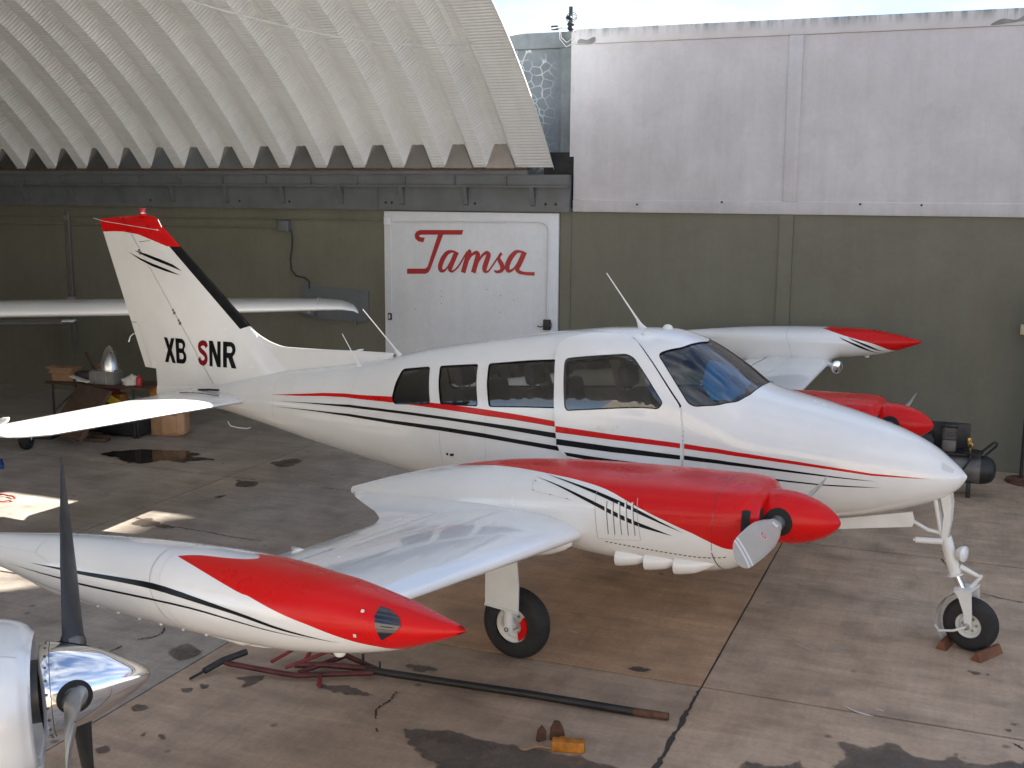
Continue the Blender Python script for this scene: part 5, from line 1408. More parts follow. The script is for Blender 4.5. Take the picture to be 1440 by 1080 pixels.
for s_ in (-1, 1):
    mg = empty('main_gear'); mg.parent = plane; mg.location = (0, s_*1.83, 0)
    wheel(mg, (0, 0, .265), .268, .165, .135, (0, 1, .03*s_), out=s_)
    mb = MB(); mb.tube([(0, s_*.125, .24), (0, s_*.125, .30), (-.005, s_*.12, .5), (-.01, s_*.14, .75), (-.02, s_*.18, 1.12)], [.035, .036, .034, .045, .05], 14); mb.build('strut', M['gearwhite'], mg)
    mb = MB(); mb.tube([(0, s_*.16, .262), (0, s_*.02, .262)], .028, 12); mb.build('axle', M['gearwhite'], mg)
    mb = MB(); mb.lathe([(.018, 0), (.018, .006), (.011, .008), (.011, .001)], (0, s_*.158, .262), (0, s_, 0), 12); mb.build('axle_nut', M['steel'], mg)
    # painted leg door: upright panel outboard of the strut
    q = [(-.155, .44), (.115, .42), (.118, .62), (.095, .86), (.105, 1.14), (-.15, 1.14)]
    mb = MB(); mb.prism(q, .0, .018, M=Matrix(((1, 0, 0, 0), (0, 0, s_, s_*.185), (0, 1, 0, 0), (0, 0, 0, 1)))); mb.prism([(-.155, .44), (.115, .42), (.115, .432), (-.155, .452)], .018, .03, M=Matrix(((1, 0, 0, 0), (0, 0, s_, s_*.185), (0, 1, 0, 0), (0, 0, 0, 1)))); mb.build('gear_door', M['gearwhite'], mg, smooth=False)
    # red brake caliper cover, forward lower quarter
    pts = [(.115*math.cos(a), .115*math.sin(a)) for a in np.linspace(-1.15, .75, 14)]+[((.062+.008*(k % 2))*math.cos(a), (.062+.008*(k % 2))*math.sin(a)) for k, a in enumerate(np.linspace(.55, -.95, 12))]
    mb = MB(); mb.prism(pts, 0, .03, M=Matrix(((1, 0, 0, .012), (0, 0, s_, s_*.055), (0, 1, 0, .262), (0, 0, 0, 1)))); mb.build('brake_caliper', M['red'], mg, sharp=30)
ng = empty('nose_gear'); ng.parent = plane; ng.location = (2.925, 0, 0)
NW = (0, 0, .203); wheel(ng, NW, .206, .14, .098, out=-1); steered = list(ng.children)
top = Vector((-.265, 0, 1.20)); kn_ = Vector((-.225, 0, .85)); low = Vector((-.135, 0, .575)); fork = Vector((-.075, 0, .455))
mb = MB(); mb.tube([kn_, low], [.047, .047], 16); mb.tube([low, low+Vector((.003, 0, -.012))], [.058, .058], 16); mb.tube([kn_+Vector((0, -.055, 0)), kn_+Vector((0, .055, 0))], .022, 10); mb.build('outer_cylinder', M['gearwhite'], ng)
mb = MB(); mb.tube([low, fork], .030, 14); mb.build('oleo_piston', M['chrome'], ng)
# upper A-frame: two flat legs with an open gap
for y in (-.075, .075):
    mb = MB(); mb.tube([top+Vector((-.05, y*1.1, 0)), kn_+Vector((-.02, y*.45, 0))], .016, 8); mb.build('drag_brace', M['gearwhite'], ng)
q = [(-.02, .36), (.055, .36), (.066, .26), (.055, .12), (.03, .0), (-.01, .0), (.01, .18)]
mb = MB(); Mx = Matrix.Translation(kn_+Vector((0, -.05, 0))) @ Matrix.Rotation(math.radians(-4), 4, 'Y') @ Matrix(((1, 0, 0, 0), (0, 0, 1, 0), (0, 1, 0, 0), (0, 0, 0, 1)))
mb.prism([(x-.01, z) for x, z in q], -.012, .03, M=Mx); mb.build('trunnion_arm', M['gearwhite'], ng, smooth=False)
mb = MB(); mb.prism([(x-.01, z) for x, z in q], .085, .127, M=Mx); mb.build('trunnion_arm', M['gearwhite'], ng, smooth=False)
# steering damper, towards the rear
mb = MB(); mb.tube([kn_+Vector((-.005, -.07, -.02)), kn_+Vector((-.20, -.09, -.03))], .024, 12); mb.tube([kn_+Vector((-.20, -.09, -.03)), kn_+Vector((-.215, -.09, -.03))], .012, 8); mb.build('steering_damper', M['gearwhite'], ng)
mb = MB(); mb.tube([kn_+Vector((-.01, -.03, .03)), kn_+Vector((-.12, -.05, .05)), kn_+Vector((-.235, -.10, .12))], .014, 8); mb.build('retraction_rod', M['gearwhite'], ng)
# torque link (scissors) in front
el_ = Vector((.045, 0, .575))
mb = MB(); mb.tube([low+Vector((.03, 0, .06)), el_], [.022, .012], 8); mb.tube([el_, fork+Vector((.03, 0, -.01))], [.012, .020], 8); mb.tube([el_+Vector((0, -.03, 0)), el_+Vector((0, .03, 0))], .012, 8); mb.build('torque_link', M['gearwhite'], ng)
# taxi lamp
tl = MB(); tl.lathe([(0, -.05), (.035, -.045), (.058, -.015), (.060, .01), (.052, .014)], (-.085, -.03, .745), (1, -.45, .05), 24); tl.build('taxi_lamp', M['gearwhite'], ng)
tl = MB(); tl.lathe([(.052, .012), (.03, .02), (0, .023)], (-.085, -.03, .745), (1, -.45, .05), 24); tl.build('lamp_lens', M['lampglass'], ng)
# fork: crown, two blades to the axle, rear mudguard strap
mb = MB(); mb.box(fork+Vector((.0, 0, -.005)), (.11, .13, .05), bev=.015)
for y in (-.088, .088):
    pl_ = [(-.10, .455), (.015, .475), (.02, .40), (.03, .30), (.035, .205), (.028, .185), (.0, .175), (-.018, .19), (-.03, .30), (-.07, .40)]
    mb.prism(pl_, y-.008, y+.008, M=Matrix(((1, 0, 0, 0), (0, 0, 1, 0), (0, 1, 0, 0), (0, 0, 0, 1))))
mb.prism([(-.10, .455), (.02, .478), (.02, .492), (-.10, .470)], -.096, .096, M=Matrix(((1, 0, 0, 0), (0, 0, 1, 0), (0, 1, 0, 0), (0, 0, 0, 1))))
steered.append(mb.build('fork', M['gearwhite'], ng, smooth=False))
mg_ = []
for k in range(12):
    a = math.radians(120+k*9); mg_.append([(.245*math.cos(a), y, .205+.245*math.sin(a)) for y in (-.06, -.03, 0, .03, .06)])
vs, fs = loft(mg_, False, False, False); m2 = [(x*1.025, y, .205+(z-.205)*1.025) for x, y, z in vs]; n = len(vs)
mgd_ = mesh_obj('mudguard', vs+m2, fs+[tuple(n+i for i in f[::-1]) for f in fs], M['gearwhite'], ng)
mb = MB(); mb.tube([(0, -.10, .205), (-.09, -.11, .155), (-.20, -.10, .125), (-.245, -.05, .14)], .010, 8); steered += [mgd_, mb.build('mudguard_stay', M['gearwhite'], ng)]
mb = MB(); mb.lathe([(.026, 0), (.026, .008), (.012, .010), (.012, 0)], (0, -.096, .205), (0, -1, 0), 14); mb.tube([(0, -.1, .205), (0, .1, .205)], .016, 10); steered.append(mb.build('axle', M['alu_dull'], ng))
for o in steered: o.rotation_euler = (0, 0, math.radians(-11))
# long nose-gear door hanging below the nose, hinged open
mb = MB(); mb.prism([(1.78, .90), (1.97, .935), (2.48, 1.06), (2.50, .985), (2.485, .945), (1.95, .848), (1.80, .85)], -.19, -.172, M=Matrix(((1, 0, 0, 0), (0, 0, 1, 0), (0, 1, 0, 0), (0, 0, 0, 1)))); mb.build('nose_gear_door', M['gearwhite'], plane, smooth=False)
SIGN_T = [(-6.815, 2.871), (-7.509, 2.859), (-7.569, 2.836), (-7.599, 2.788), (-7.587, 2.728), (-7.534, 2.692), (-7.457, 2.681), (-7.430, 2.749), (-7.485, 2.752), (-7.522, 2.764), (-7.521, 2.783), (-7.485, 2.790), (-7.221, 2.796), (-7.392, 2.328), (-7.428, 2.299), (-7.727, 2.290), (-7.728, 2.213), (-7.429, 2.223), (-7.380, 2.242), (-7.348, 2.286), (-7.138, 2.797), (-6.839, 2.803)]
SIGN_STROKES = [
    [(-6.933, 2.549, 0.021), (-7.008, 2.560, 0.033), (-7.080, 2.531, 0.052), (-7.147, 2.443, 0.061), (-7.185, 2.345, 0.061), (-7.176, 2.285, 0.052), (-7.133, 2.275, 0.033), (-7.080, 2.316, 0.021), (-7.021, 2.404, 0.021), (-6.938, 2.541, 0.021)],
    [(-6.921, 2.556, 0.061), (-6.997, 2.393, 0.061), (-7.028, 2.307, 0.056), (-7.004, 2.273, 0.033), (-6.962, 2.287, 0.021), (-6.891, 2.354, 0.021), (-6.754, 2.567, 0.021)],
    [(-6.745, 2.578, 0.037), (-6.721, 2.555, 0.056), (-6.757, 2.464, 0.061), (-6.820, 2.259, 0.061)],
    [(-6.785, 2.357, 0.019), (-6.703, 2.498, 0.028), (-6.633, 2.548, 0.042), (-6.591, 2.537, 0.056), (-6.598, 2.469, 0.061), (-6.660, 2.264, 0.061)],
    [(-6.621, 2.362, 0.019), (-6.528, 2.502, 0.028), (-6.459, 2.553, 0.042), (-6.422, 2.533, 0.056), (-6.436, 2.473, 0.061), (-6.481, 2.344, 0.061), (-6.470, 2.289, 0.042), (-6.419, 2.297, 0.021), (-6.332, 2.412, 0.021), (-6.225, 2.563, 0.021)],
    [(-6.213, 2.548, 0.023), (-6.252, 2.510, 0.033), (-6.258, 2.467, 0.047), (-6.217, 2.394, 0.056), (-6.205, 2.342, 0.056), (-6.232, 2.301, 0.042), (-6.290, 2.287, 0.030), (-6.331, 2.302, 0.023)],
    [(-6.209, 2.306, 0.021), (-6.148, 2.365, 0.021), (-6.114, 2.397, 0.021)],
    [(-5.878, 2.576, 0.021), (-5.968, 2.586, 0.033), (-6.024, 2.557, 0.052), (-6.092, 2.472, 0.061), (-6.130, 2.376, 0.061), (-6.120, 2.317, 0.052), (-6.079, 2.308, 0.033), (-6.023, 2.348, 0.021), (-5.955, 2.444, 0.021), (-5.878, 2.567, 0.021)],
    [(-5.866, 2.582, 0.061), (-5.939, 2.423, 0.061), (-5.977, 2.343, 0.056), (-5.943, 2.297, 0.042), (-5.852, 2.279, 0.037), (-5.713, 2.277, 0.040)],
]
# ---------------------------------------------------------------- white panel with painted script
sp = empty('sign_panel', 'white panel on the hangar wall painted with red script lettering', 'sign', (-6.73, WY, 0))
def at(o, x, y, z): return (x-o.location.x, y-o.location.y, z-o.location.z)
mb = MB(); mb.box(at(sp, -6.735, WY-.025, 1.56), (2.735, .05, 3.13), bev=.006); mb.build('panel', M['doorwhite'], sp)
SY = WY-.052
def wall_poly(name, q, y, mat, parent):
    P_, T_ = cdt([tuple(np.mean(q, axis=0))], [q]); C = P_[T_].mean(1); T_ = T_[inpoly(C, q)]; F_ = []
    for t in T_:
        a, b, c = [P_[i] for i in t]; s = (b[0]-a[0])*(c[1]-a[1])-(b[1]-a[1])*(c[0]-a[0]); F_.append(tuple(t) if s > 0 else tuple(t[::-1]))
    return mesh_obj(name, [at(parent, x, y, z) for x, z in P_], F_, mat, parent, smooth=False)
wall_poly('lettering', SIGN_T, SY-.001, M['signred'], sp)
for i, q in enumerate(SIGN_STROKES):
    c_ = np.array(crom(q, 7)); c_[:, 2] *= 1.22; tan = np.gradient(c_[:, :2], axis=0); nr = np.stack([-tan[:, 1], tan[:, 0]], 1); nr /= np.linalg.norm(nr, axis=1, keepdims=True)
    a = c_[:, :2]+nr*c_[:, 2:]/2; b = c_[:, :2]-nr*c_[:, 2:]/2; n = len(c_); y = SY-.0015-.0007*i
    V = [at(sp, p[0], y, p[1]) for p in a]+[at(sp, p[0], y, p[1]) for p in b]
    mesh_obj('lettering', V, [(k, n+k, n+k+1, k+1) for k in range(n-1)], M['signred'], sp, smooth=False)
def pipe(name, pts, r, mat, parent, n=10):
    mb = MB(); mb.tube([at(parent, *p) for p in pts], r, n); return mb.build(name, mat, parent)
def wx(z): return 0
cx0, cx1 = -7.985, -5.50
pipe('conduit', [(cx0, SY-.012, 2.93), (cx0, SY-.012, 1.62)], .012, M['doorwhite'], sp)
pipe('conduit', [(cx0, SY-.014, 2.985), (-5.66, SY-.014, 3.01), (-5.58, SY-.014, 2.995), (-5.52, SY-.014, 2.95), (cx1, SY-.014, 2.87), (cx1-.01, SY-.014, 1.65)], .014, M['doorwhite'], sp)
mb = MB(); mb.box(at(sp, -8.03, SY-.02, 2.985), (.11, .05, .12), bev=.01); mb.build('junction_box', M['doorwhite'], sp)
mb = MB(); mb.box(at(sp, -8.015, SY-.012, 1.57), (.062, .03, .105), bev=.008); sw = mb.build('switch_box', M['blackplastic'], sp)
mb = MB(); mb.box(at(sp, -8.015, SY-.029, 1.57), (.026, .008, .06)); mb.build('toggle', M['whiteish'], sw)
mb = MB(); mb.box(at(sp, -5.515, SY-.02, 1.565), (.10, .05, .15), bev=.006); mb.tube([at(sp, -5.56, SY-.03, 1.55), at(sp, -5.60, SY-.03, 1.53), at(sp, -5.66, SY-.02, 1.54)], .008, 6); mb.tube([at(sp, -5.46, SY-.03, 1.63), at(sp, -5.44, SY-.03, 1.56), at(sp, -5.46, SY-.03, 1.50)], .006, 6); mb.build('outlet_box', M['blackplastic'], sp)
for x, z in ((-7.17, 1.985), (-7.17, 1.90), (-7.175, 1.80), (-6.45, 2.03), (-6.23, 1.95), (-6.03, 1.89), (-6.24, 1.71), (-7.6, 1.70)):
    mb = MB(); mb.lathe([(0, .002), (.007, .002), (.008, 0)], at(sp, x, SY, z), (0, -1, 0), 8); mb.build('screw_hole', M['steel'], sp)

# ---------------------------------------------------------------- conduits and boxes on the olive wall
cd = empty('wall_conduit', 'thin painted conduit run along the olive hangar wall', 'conduit', (-12, WY, 2.9))
pipe('pipe', [(-16, WY-.02, 2.965), (-8.10, WY-.02, 2.995)], .014, M['wallgreen'], cd)
pipe('pipe', [(-16, WY-.02, 2.83), (-9.93, WY-.02, 2.86)], .018, M['wallgreen'], cd)
pipe('pipe', [(-14.05, WY-.03, 3.06), (-14.05, WY-.03, .75)], .016, M['greysteel'], cd)
mb = MB(); mb.box(at(cd, -14.10, WY-.04, 2.94), (.11, .06, .10), bev=.01); mb.build('junction_box', M['wallgreen'], cd)
jb = empty('junction_box', 'grey square electrical box with a hanging cable on the olive wall', 'electrical box', (-9.83, WY, 2.88))
mb = MB(); mb.box((0, -.045, 0), (.19, .09, .17), bev=.008); mb.build('case', M['greysteel'], jb)
mb = MB(); mb.tube([(.10, -.03, -.05), (.125, -.03, -.14), (.12, -.03, -.30), (.08, -.03, -.50), (.10, -.03, -.68), (.18, -.03, -.76), (.34, -.04, -.785), (.42, -.05, -.84), (.42, -.05, -.95)], .010, 8); mb.build('cable', M['blackplastic'], jb)
eb = empty('electrical_board', 'grey metal backing board with a small fuse box on the olive wall', 'electrical board', (-8.98, WY, 1.73))
mb = MB(); mb.prism([(-.58, -.22), (-.45, -.25), (.42, -.27), (.58, -.24), (.59, .20), (-.59, .25)], 0, .03, M=Matrix(((1, 0, 0, 0), (0, 0, -1, 0), (0, 1, 0, 0), (0, 0, 0, 1)))); mb.build('board', M['greysteel'], eb, smooth=False)
mb = MB(); mb.box((-.44, -.075, -.08), (.26, .09, .26), bev=.01); fb = mb.build('fuse_box', M['greysteel'], eb); mb = MB(); mb.box((-.46, -.125, -.09), (.17, .012, .17), bev=.005); mb.build('lid', M['alu_dull'], fb)
mb = MB(); mb.tube([(.36, -.05, -.25), (.36, -.06, -.33)], .018, 8); mb.build('pipe_stub', M['greysteel'], eb)
tb = MB(); tb.box((0, -.03, 0), (.09, .06, .12), bev=.006); tbx = tb.build('wall_box', M['cream']); tbx.location = (.655, WY, 1.80); set_props(tbx, 'small cream box fixed to the wall at the right edge', 'electrical box')
# ---------------------------------------------------------------- post and cables on the wall top
po = empty('insulator_post', 'short black post with coiled wires standing on the wall top', 'post', (-5.30, WY+.15, 5.57))
mb = MB(); mb.tube([(0, 0, 0), (0, 0, .34)], .028, 12); mb.build('post', M['blackpipe'], po)
mb = MB(); mb.lathe([(.03, 0), (.05, .02), (.035, .05), (.055, .08), (.03, .11)], (0, 0, .03), n=16); mb.lathe([(.03, 0), (.05, .02), (.03, .05)], (-.02, -.02, .17), n=16); mb.build('insulator', M['blackplastic'], po)
mb = MB(); mb.tube([(.03+.085*math.cos(a)*math.cos(.5), -.05+.03*math.sin(a), .17+.06*math.sin(a)+.012*k/10) for k, a in enumerate(np.linspace(0, 4*PI, 40))], .005, 6); mb.build('coiled_wire', M['steel'], po)
mb = MB(); mb.tube([(.09, -.12, .02), (.08, -.15, -.10), (0, -.16, -.15), (-.08, -.15, -.08), (-.10, -.13, .02)], .006, 6); mb.tube([(.14, -.12, .02), (.11, -.16, -.16), (0, -.17, -.21), (-.10, -.15, -.10), (-.12, -.13, .03)], .005, 6); mb.build('hanging_loop', M['cable'], po)
mb = MB(); mb.box((-.20, -.08, .06), (.10, .06, .06), bev=.01); mb.build('clamp', M['blackplastic'], po)
mb = MB(); mb.tube([(0, 0, .06), (-.6, .02, .075), (-3.0, .3, .25)], .006, 6); mb.build('guy_wire', M['cable'], po)
cb = MB(); q = [(-5.36, 15.18, 5.62), (-5.75, 14.4, 5.44), (-5.95, 13.6, 5.25), (-6.1, 12.8, 5.13), (-6.35, 11.9, 5.06), (-6.65, 11.0, 5.07), (-7.0, 10.0, 5.15), (-7.35, 9.0, 5.28), (-7.7, 8.0, 5.45)]
cb.tube(crom(q, 4), .008, 6); co = cb.build('overhead_cable', M['cable']); set_props(co, 'thin pale cable sagging across the arched roof', 'cable')
# ---------------------------------------------------------------- neighbouring airplane, engine in the near left corner
SB = Vector((-3.4819, 3.4801, 1.3346)); saz, spt = .85, math.radians(2)
near = empty('parked_airplane', 'white engine cowling with polished spinner and three-blade propeller, near left corner', 'airplane', SB)
near.rotation_euler = (0, -spt, PI/2 - saz)
mb = MB(); pr = [(.0, -.01), (.205, -.01), (.214, .0), (.212, .03), (.205, .06), (.188, .11), (.166, .16), (.142, .21), (.112, .255), (.080, .30), (.054, .335), (.034, .355), (.024, .364), (.012, .370), (0, .371)]
pr = [(r*.916, h*1.13) for r, h in pr]; mb.lathe(pr, (0, 0, 0), (1, 0, 0), 64); spn = mb.build('spinner', M['chrome'], near, sharp=40)
for k in range(22):
    a = 2*PI*k/22; mb = MB(); mb.lathe([(.0065, 0), (.005, .003), (0, .004)], (.016, .1955*math.cos(a), .1955*math.sin(a)), (0, math.cos(a), math.sin(a)), 8); mb.build('screw', M['steel'], spn)
mb = MB(); mb.lathe([(.1965, .030), (.1955, .0335)], (0, 0, 0), (1, 0, 0), 64); mb.build('seam_ring', M['steel'], spn)
pr2 = empty('propeller'); pr2.parent = near; pr2.location = (.12, 0, 0)
for bl, ang in enumerate((54, 174, 294)):
    ST = [(.12, .10, .09, 62), (.19, .115, .08, 58), (.22, .10, .070, 48), (.27, .115, .050, 38), (.36, .13, .038, 30), (.50, .138, .028, 24), (.62, .138, .023, 18), (.635, .138, .0225, 17.5), (.66, .136, .022, 17), (.685, .134, .021, 16), (.72, .13, .019, 14), (.82, .115, .014, 9), (.90, .092, .010, 6), (.96, .06, .007, 4), (.975, .02, .005, 4)]
    rings = []
    for r, c_, th, tw in ST:
        a_ = math.radians(tw); r = r if r < .22 else .22+(r-.22)*1.10
        rings.append([Vector((c_/2*math.cos(q)*math.sin(a_)+th/2*math.sin(q)*math.cos(a_), r, -(c_/2*math.cos(q)*math.cos(a_)-th/2*math.sin(q)*math.sin(a_)))) for q in np.linspace(0, 2*PI, 20, endpoint=False)])
    vs, fs = loft(rings); R4 = Matrix.Rotation(math.radians(ang), 4, 'X'); mis = []
    for f_ in fs:
        rr = np.mean([vs[i][1] for i in f_]); mis.append(1 if (.635 < rr < .66) else (2 if .66 < rr < .685 else 0)) if bl == 1 else mis.append(1 if rr > .90 and bl == 0 and rr < .955 and False else 0)
    vs = [R4 @ Vector(v) for v in vs]
    mesh_obj('blade', vs, fs, [M['alu_dull'] if ang == 174 else M['bladeblack'], M['gearwhite'], M['darkred']], pr2, mi=mis)
    ax_ = R4 @ Vector((0, 1, 0))
    spinner_hole(pr2, [(r, h-.12) for r, h in pr[2:]], R4, .070, 0)
    mb = MB(); mb.lathe([(.045, .16), (.048, .175), (.048, .19), (.04, .2)], (0, 0, 0), ax_, 24); mb.build('blade_clamp', M['steel'], pr2)
# cowling: rounded, open at the front
CW = make_body([(-3.2, .34, -.30, .40, 0, 2.4, 2.3), (-1.6, .34, -.36, .46, -.02, 2.5, 2.4), (-.6, .32, -.38, .46, -.03, 2.6, 2.4), (-.30, .30, -.37, .44, -.03, 2.6, 2.4), (-.14, .275, -.34, .415, -.03, 2.6, 2.4), (-.07, .250, -.31, .385, -.03, 2.6, 2.3), (-.045, .225, -.285, .355, -.03, 2.5, 2.3)])
W, T, mi, N = body_patch(CW, (-3.2, -.045, -PI, PI), (np.concatenate([np.linspace(-3.2, -.32, 24), np.linspace(-.3, -.045, 14)]), 60), [], lambda C: np.zeros(len(C), int))
cw = mesh_obj('cowling', W, T, M['white'], near, normals=N)
ts = np.linspace(-PI, PI, 61)[:-1]; r0 = CW(np.full(60, -.045), ts); rings = [r0, r0*np.array([1, .955, .955])+np.array([.012, 0, 0]), r0*np.array([1, .90, .90])+np.array([.002, 0, 0]), r0*np.array([1, .87, .87])+np.array([-.06, 0, 0])]
vs, fs = loft([list(map(tuple, r)) for r in rings], True, False, False); mesh_obj('cowl_lip', vs, fs, M['white'], cw, sharp=70)
vs, fs = loft([list(map(tuple, rings[-1])), list(map(tuple, rings[-1]*np.array([1, .2, .2])+np.array([-.02, 0, 0])))], True, False, True); mesh_obj('engine_bay', vs, fs, M['dark'], cw)
mb = MB(); mb.lathe([(.10, -.1), (.13, -.1), (.13, -.02), (.10, -.02)], (0, 0, 0), (1, 0, 0), 28); mb.build('starter_ring', M['steel'], cw)
mb = MB(); mb.prism([(-.20, -.10), (.02, -.02), (.035, .03), (-.06, .03), (-.20, -.02)], -.02, .26, M=Matrix.Translation((-.06, -.20, -.30)) @ Matrix(((1, 0, 0, 0), (0, 0, 1, 0), (0, 1, 0, 0), (0, 0, 0, 1)))); mb.build('intake_scoop', M['white'], cw, smooth=False)
seam([(-3.0, .55), (-.08, .50)], .004, .002, CW, M['seam'], cw, 'panel_edge')

# ---------------------------------------------------------------- high-wing airplane deep in the hangar
hd = Vector((4.1, 2.4, 0)).normalized(); hf = Vector((hd.y, -hd.x, 0))     # along the wing to its tip; heading
hw = empty('high_wing_airplane', 'white high-wing light airplane parked in the back of the hangar', 'airplane', (-12.65, 10.45, 0))
hw.rotation_euler = (0, 0, math.atan2(hf.y, hf.x))      # local x forward, local y = left; the seen wing lies along +y
secs = []
for y, c_, th, dz in ((0, 1.5, .12, 0), (3.1, 1.5, .12, .02), (4.7, 1.25, .12, .04), (5.4, 1.16, .11, .05), (5.67, 1.05, .10, .045), (5.82, .85, .08, .02), (5.88, .55, .05, -.02)):
    secs.append(((.42, y, 1.86+dz), (.42-c_, y, 1.86+dz), th))
hwing = surf('wing', secs, M['white'], hw, 0, 1, .02, n=22)
surf('wing', [((a[0][0], -a[0][1], a[0][2]), (a[1][0], -a[1][1], a[1][2]), a[2]) for a in secs], M['white'], hw, 0, 1, .02, n=22)
mb = MB(); mb.lathe([(.0, 0), (.14, 0), (.15, -.006)], (-.25, 3.6, 1.985), (0, 0, 1), 20); mb.build('fuel_filler', M['steel'], hwing)
mb = MB(); mb.box((-.62, 2.1, 1.97), (.10, .10, .05), bev=.02); mb.build('hinge_fairing', M['steel'], hwing)
for y in (5.36,):
    mb = MB(); pts_ = []
    le, te, th = (.435, y, 1.905), (-.75, y, 1.905), .112
    for i in range(15):
        x_ = i/14; u_, l_ = af(x_, th, .02); pts_.append((.42-1.165*x_, y, 1.909+u_*1.165+.003))
    mb.tube(pts_, .006, 6); mb.build('tip_joint', M['seam'], hwing)
HB = make_body([(-4.0, 1.15, .95, .06, 1.05, 2, 2), (-2.7, 1.35, .75, .25, 1.05, 2.2, 2.2), (-1.4, 1.75, .55, .45, 1.05, 2.6, 2.5), (-.6, 1.86, .50, .50, 1.05, 3, 2.6), (.5, 1.86, .50, .50, 1.05, 3, 2.6), (1.0, 1.35, .52, .50, 1.0, 2.6, 2.5), (1.7, 1.22, .62, .38, .95, 2.4, 2.4), (1.9, 1.1, .75, .25, .93, 2.2, 2.2)])
W, T, mi, N = body_patch(HB, (-4.0, 1.9, -PI, PI), (40, 36), [], lambda C: np.zeros(len(C), int)); mesh_obj('fuselage', W, T, M['white'], hw, normals=N)
secs = [((-3.35, y, 1.33), (-4.0, y, 1.33), .06) for y in (-1.5, 0, 1.3)] + [((-3.4, 1.48, 1.33), (-3.95, 1.48, 1.33), .05)]
tp = surf('tailplane', secs, M['alu_dull'], hw, 0, 1, 0.0)
mb = MB(); mb.box((-3.42, 1.42, 1.37), (.26, .20, .035), bev=.015); mb.build('elevator_tip', M['white'], tp)
hg = empty('main_gear'); hg.parent = hw; hg.location = (-.25, 1.50, 0)
wheel(hg, (0, 0, .19), .19, .15, .08, out=1)
mb = MB(); mb.tube([(0, -.02, .19), (0, -.45, .45), (0, -1.05, .62)], [.02, .03, .035], 8); mb.build('leg', M['gearwhite'], hg)
hg = empty('nose_gear'); hg.parent = hw; hg.location = (1.25, 0, 0); wheel(hg, (0, 0, .17), .17, .13, .07, out=1); mb = MB(); mb.tube([(0, 0, .34), (-.05, 0, .66)], .03, 8); mb.build('strut', M['gearwhite'], hg)

# ---------------------------------------------------------------- workbench and clutter at the back
TX, TY, TR = -11.25, 12.72, .06
table = empty('workbench', 'narrow dark folding table loaded with tools and parts against the olive wall', 'table', (TX, TY, 0), TR)
mb = MB(); mb.box((0, 0, .715), (1.62, .58, .03), bev=.006); mb.build('tabletop', M['brownboard'], table)
for x in (-.72, .62):
    for y in (-.24, .24):
        mb = MB(); mb.tube([(x, y, 0), (x, y, .70)], .016, 8); mb.build('leg', M['blackpipe'], table)
mb = MB(); mb.tube([(-.72, -.24, .30), (-.25, -.24, .69)], .010, 8); mb.tube([(.62, -.24, .25), (.62, .24, .25)], .010, 8); mb.build('brace', M['steel'], table)
def on(x, y, z=0):
    c_, s_ = math.cos(TR), math.sin(TR); return (TX+c_*x-s_*y, TY+s_*x+c_*y, z)
def thing(name, mb, mat, loc, label, cat, rz=0.0, smooth=True, group=None):
    o = mb.build(name, mat, None, smooth=smooth); o.location = loc; o.rotation_euler = (0, 0, rz); return set_props(o, label, cat, group)
bx_ = empty('cardboard_box', 'open brown cardboard box at the left end of the workbench', 'box', on(-.62, -.05, .731), TR+.15)
mb = MB()
for c_, d_ in (((0, -.12, .09), (.32, .008, .18)), ((0, .12, .09), (.32, .008, .18)), ((-.16, 0, .09), (.008, .232, .18)), ((.16, 0, .09), (.008, .232, .18)), ((0, 0, .004), (.31, .23, .008))): mb.box(c_, d_)
mb.build('carton', M['card'], bx_, smooth=False)
mb = MB(); mb.box((0, 0, 0), (.33, .11, .006), 0, Matrix.Rotation(.55, 3, 'X')); f1 = mb.build('flap', M['card'], bx_, smooth=False); f1.location = (0, -.165, .155)
mb = MB(); mb.box((0, 0, 0), (.12, .22, .006), 0, Matrix.Rotation(.35, 3, 'Y')); f1 = mb.build('flap', M['card'], bx_, smooth=False); f1.location = (-.215, 0, .165)
mb = MB(); mb.lathe([(0, 0), (.15, 0), (.15, .02), (.14, .12), (.115, .22), (.08, .31), (.04, .38), (.0, .415)], n=36); thing('spare_spinner', mb, M['alu'], on(.04, .05, .83), 'silver cone-shaped propeller spinner standing on the workbench', 'spinner')
mb = MB()
for c_, d_ in (((0, -.10, .09), (.40, .01, .18)), ((0, .10, .09), (.40, .01, .18)), ((-.2, 0, .09), (.01, .21, .18)), ((.2, 0, .09), (.01, .21, .18)), ((0, 0, .006), (.39, .2, .01)), ((.06, -.108, .09), (.02, .01, .2)), ((-.10, -.108, .09), (.02, .01, .2))): mb.box(c_, d_)
mb.box((0, 0, .0925), (.38, .18, .01))
thing('metal_tray', mb, M['alu_dull'], on(.10, -.12, .731), 'grey metal tray box under the silver cone on the workbench', 'tray', TR, False)
mb = MB(); r = random.Random(5); bm = bmesh.new(); bmesh.ops.create_icosphere(bm, subdivisions=3, radius=1)
for v in bm.verts:
    k = 1+.35*math.sin(v.co.x*7+1)*math.cos(v.co.y*6)*math.sin(v.co.z*5+2)+r.uniform(-.06, .06); v.co = Vector((v.co.x*.14*k, v.co.y*.11*k, max(-.0, v.co.z*.13*k)))
mb.add([v.co for v in bm.verts], [[v.index for v in f.verts] for f in bm.faces]); bm.free()
thing('plastic_bag', mb, M['whiteish'], on(.47, -.05, .731), 'crumpled pale plastic bag on the right end of the workbench', 'bag')
mb = MB(); mb.lathe([(0, 0), (.04, 0), (.042, .01), (.042, .09), (.03, .115), (.014, .13), (.014, .16), (0, .162)], n=18); thing('red_bottle', mb, M['pinkred'], on(.64, -.12, .731), 'small red bottle at the right end of the workbench', 'bottle')
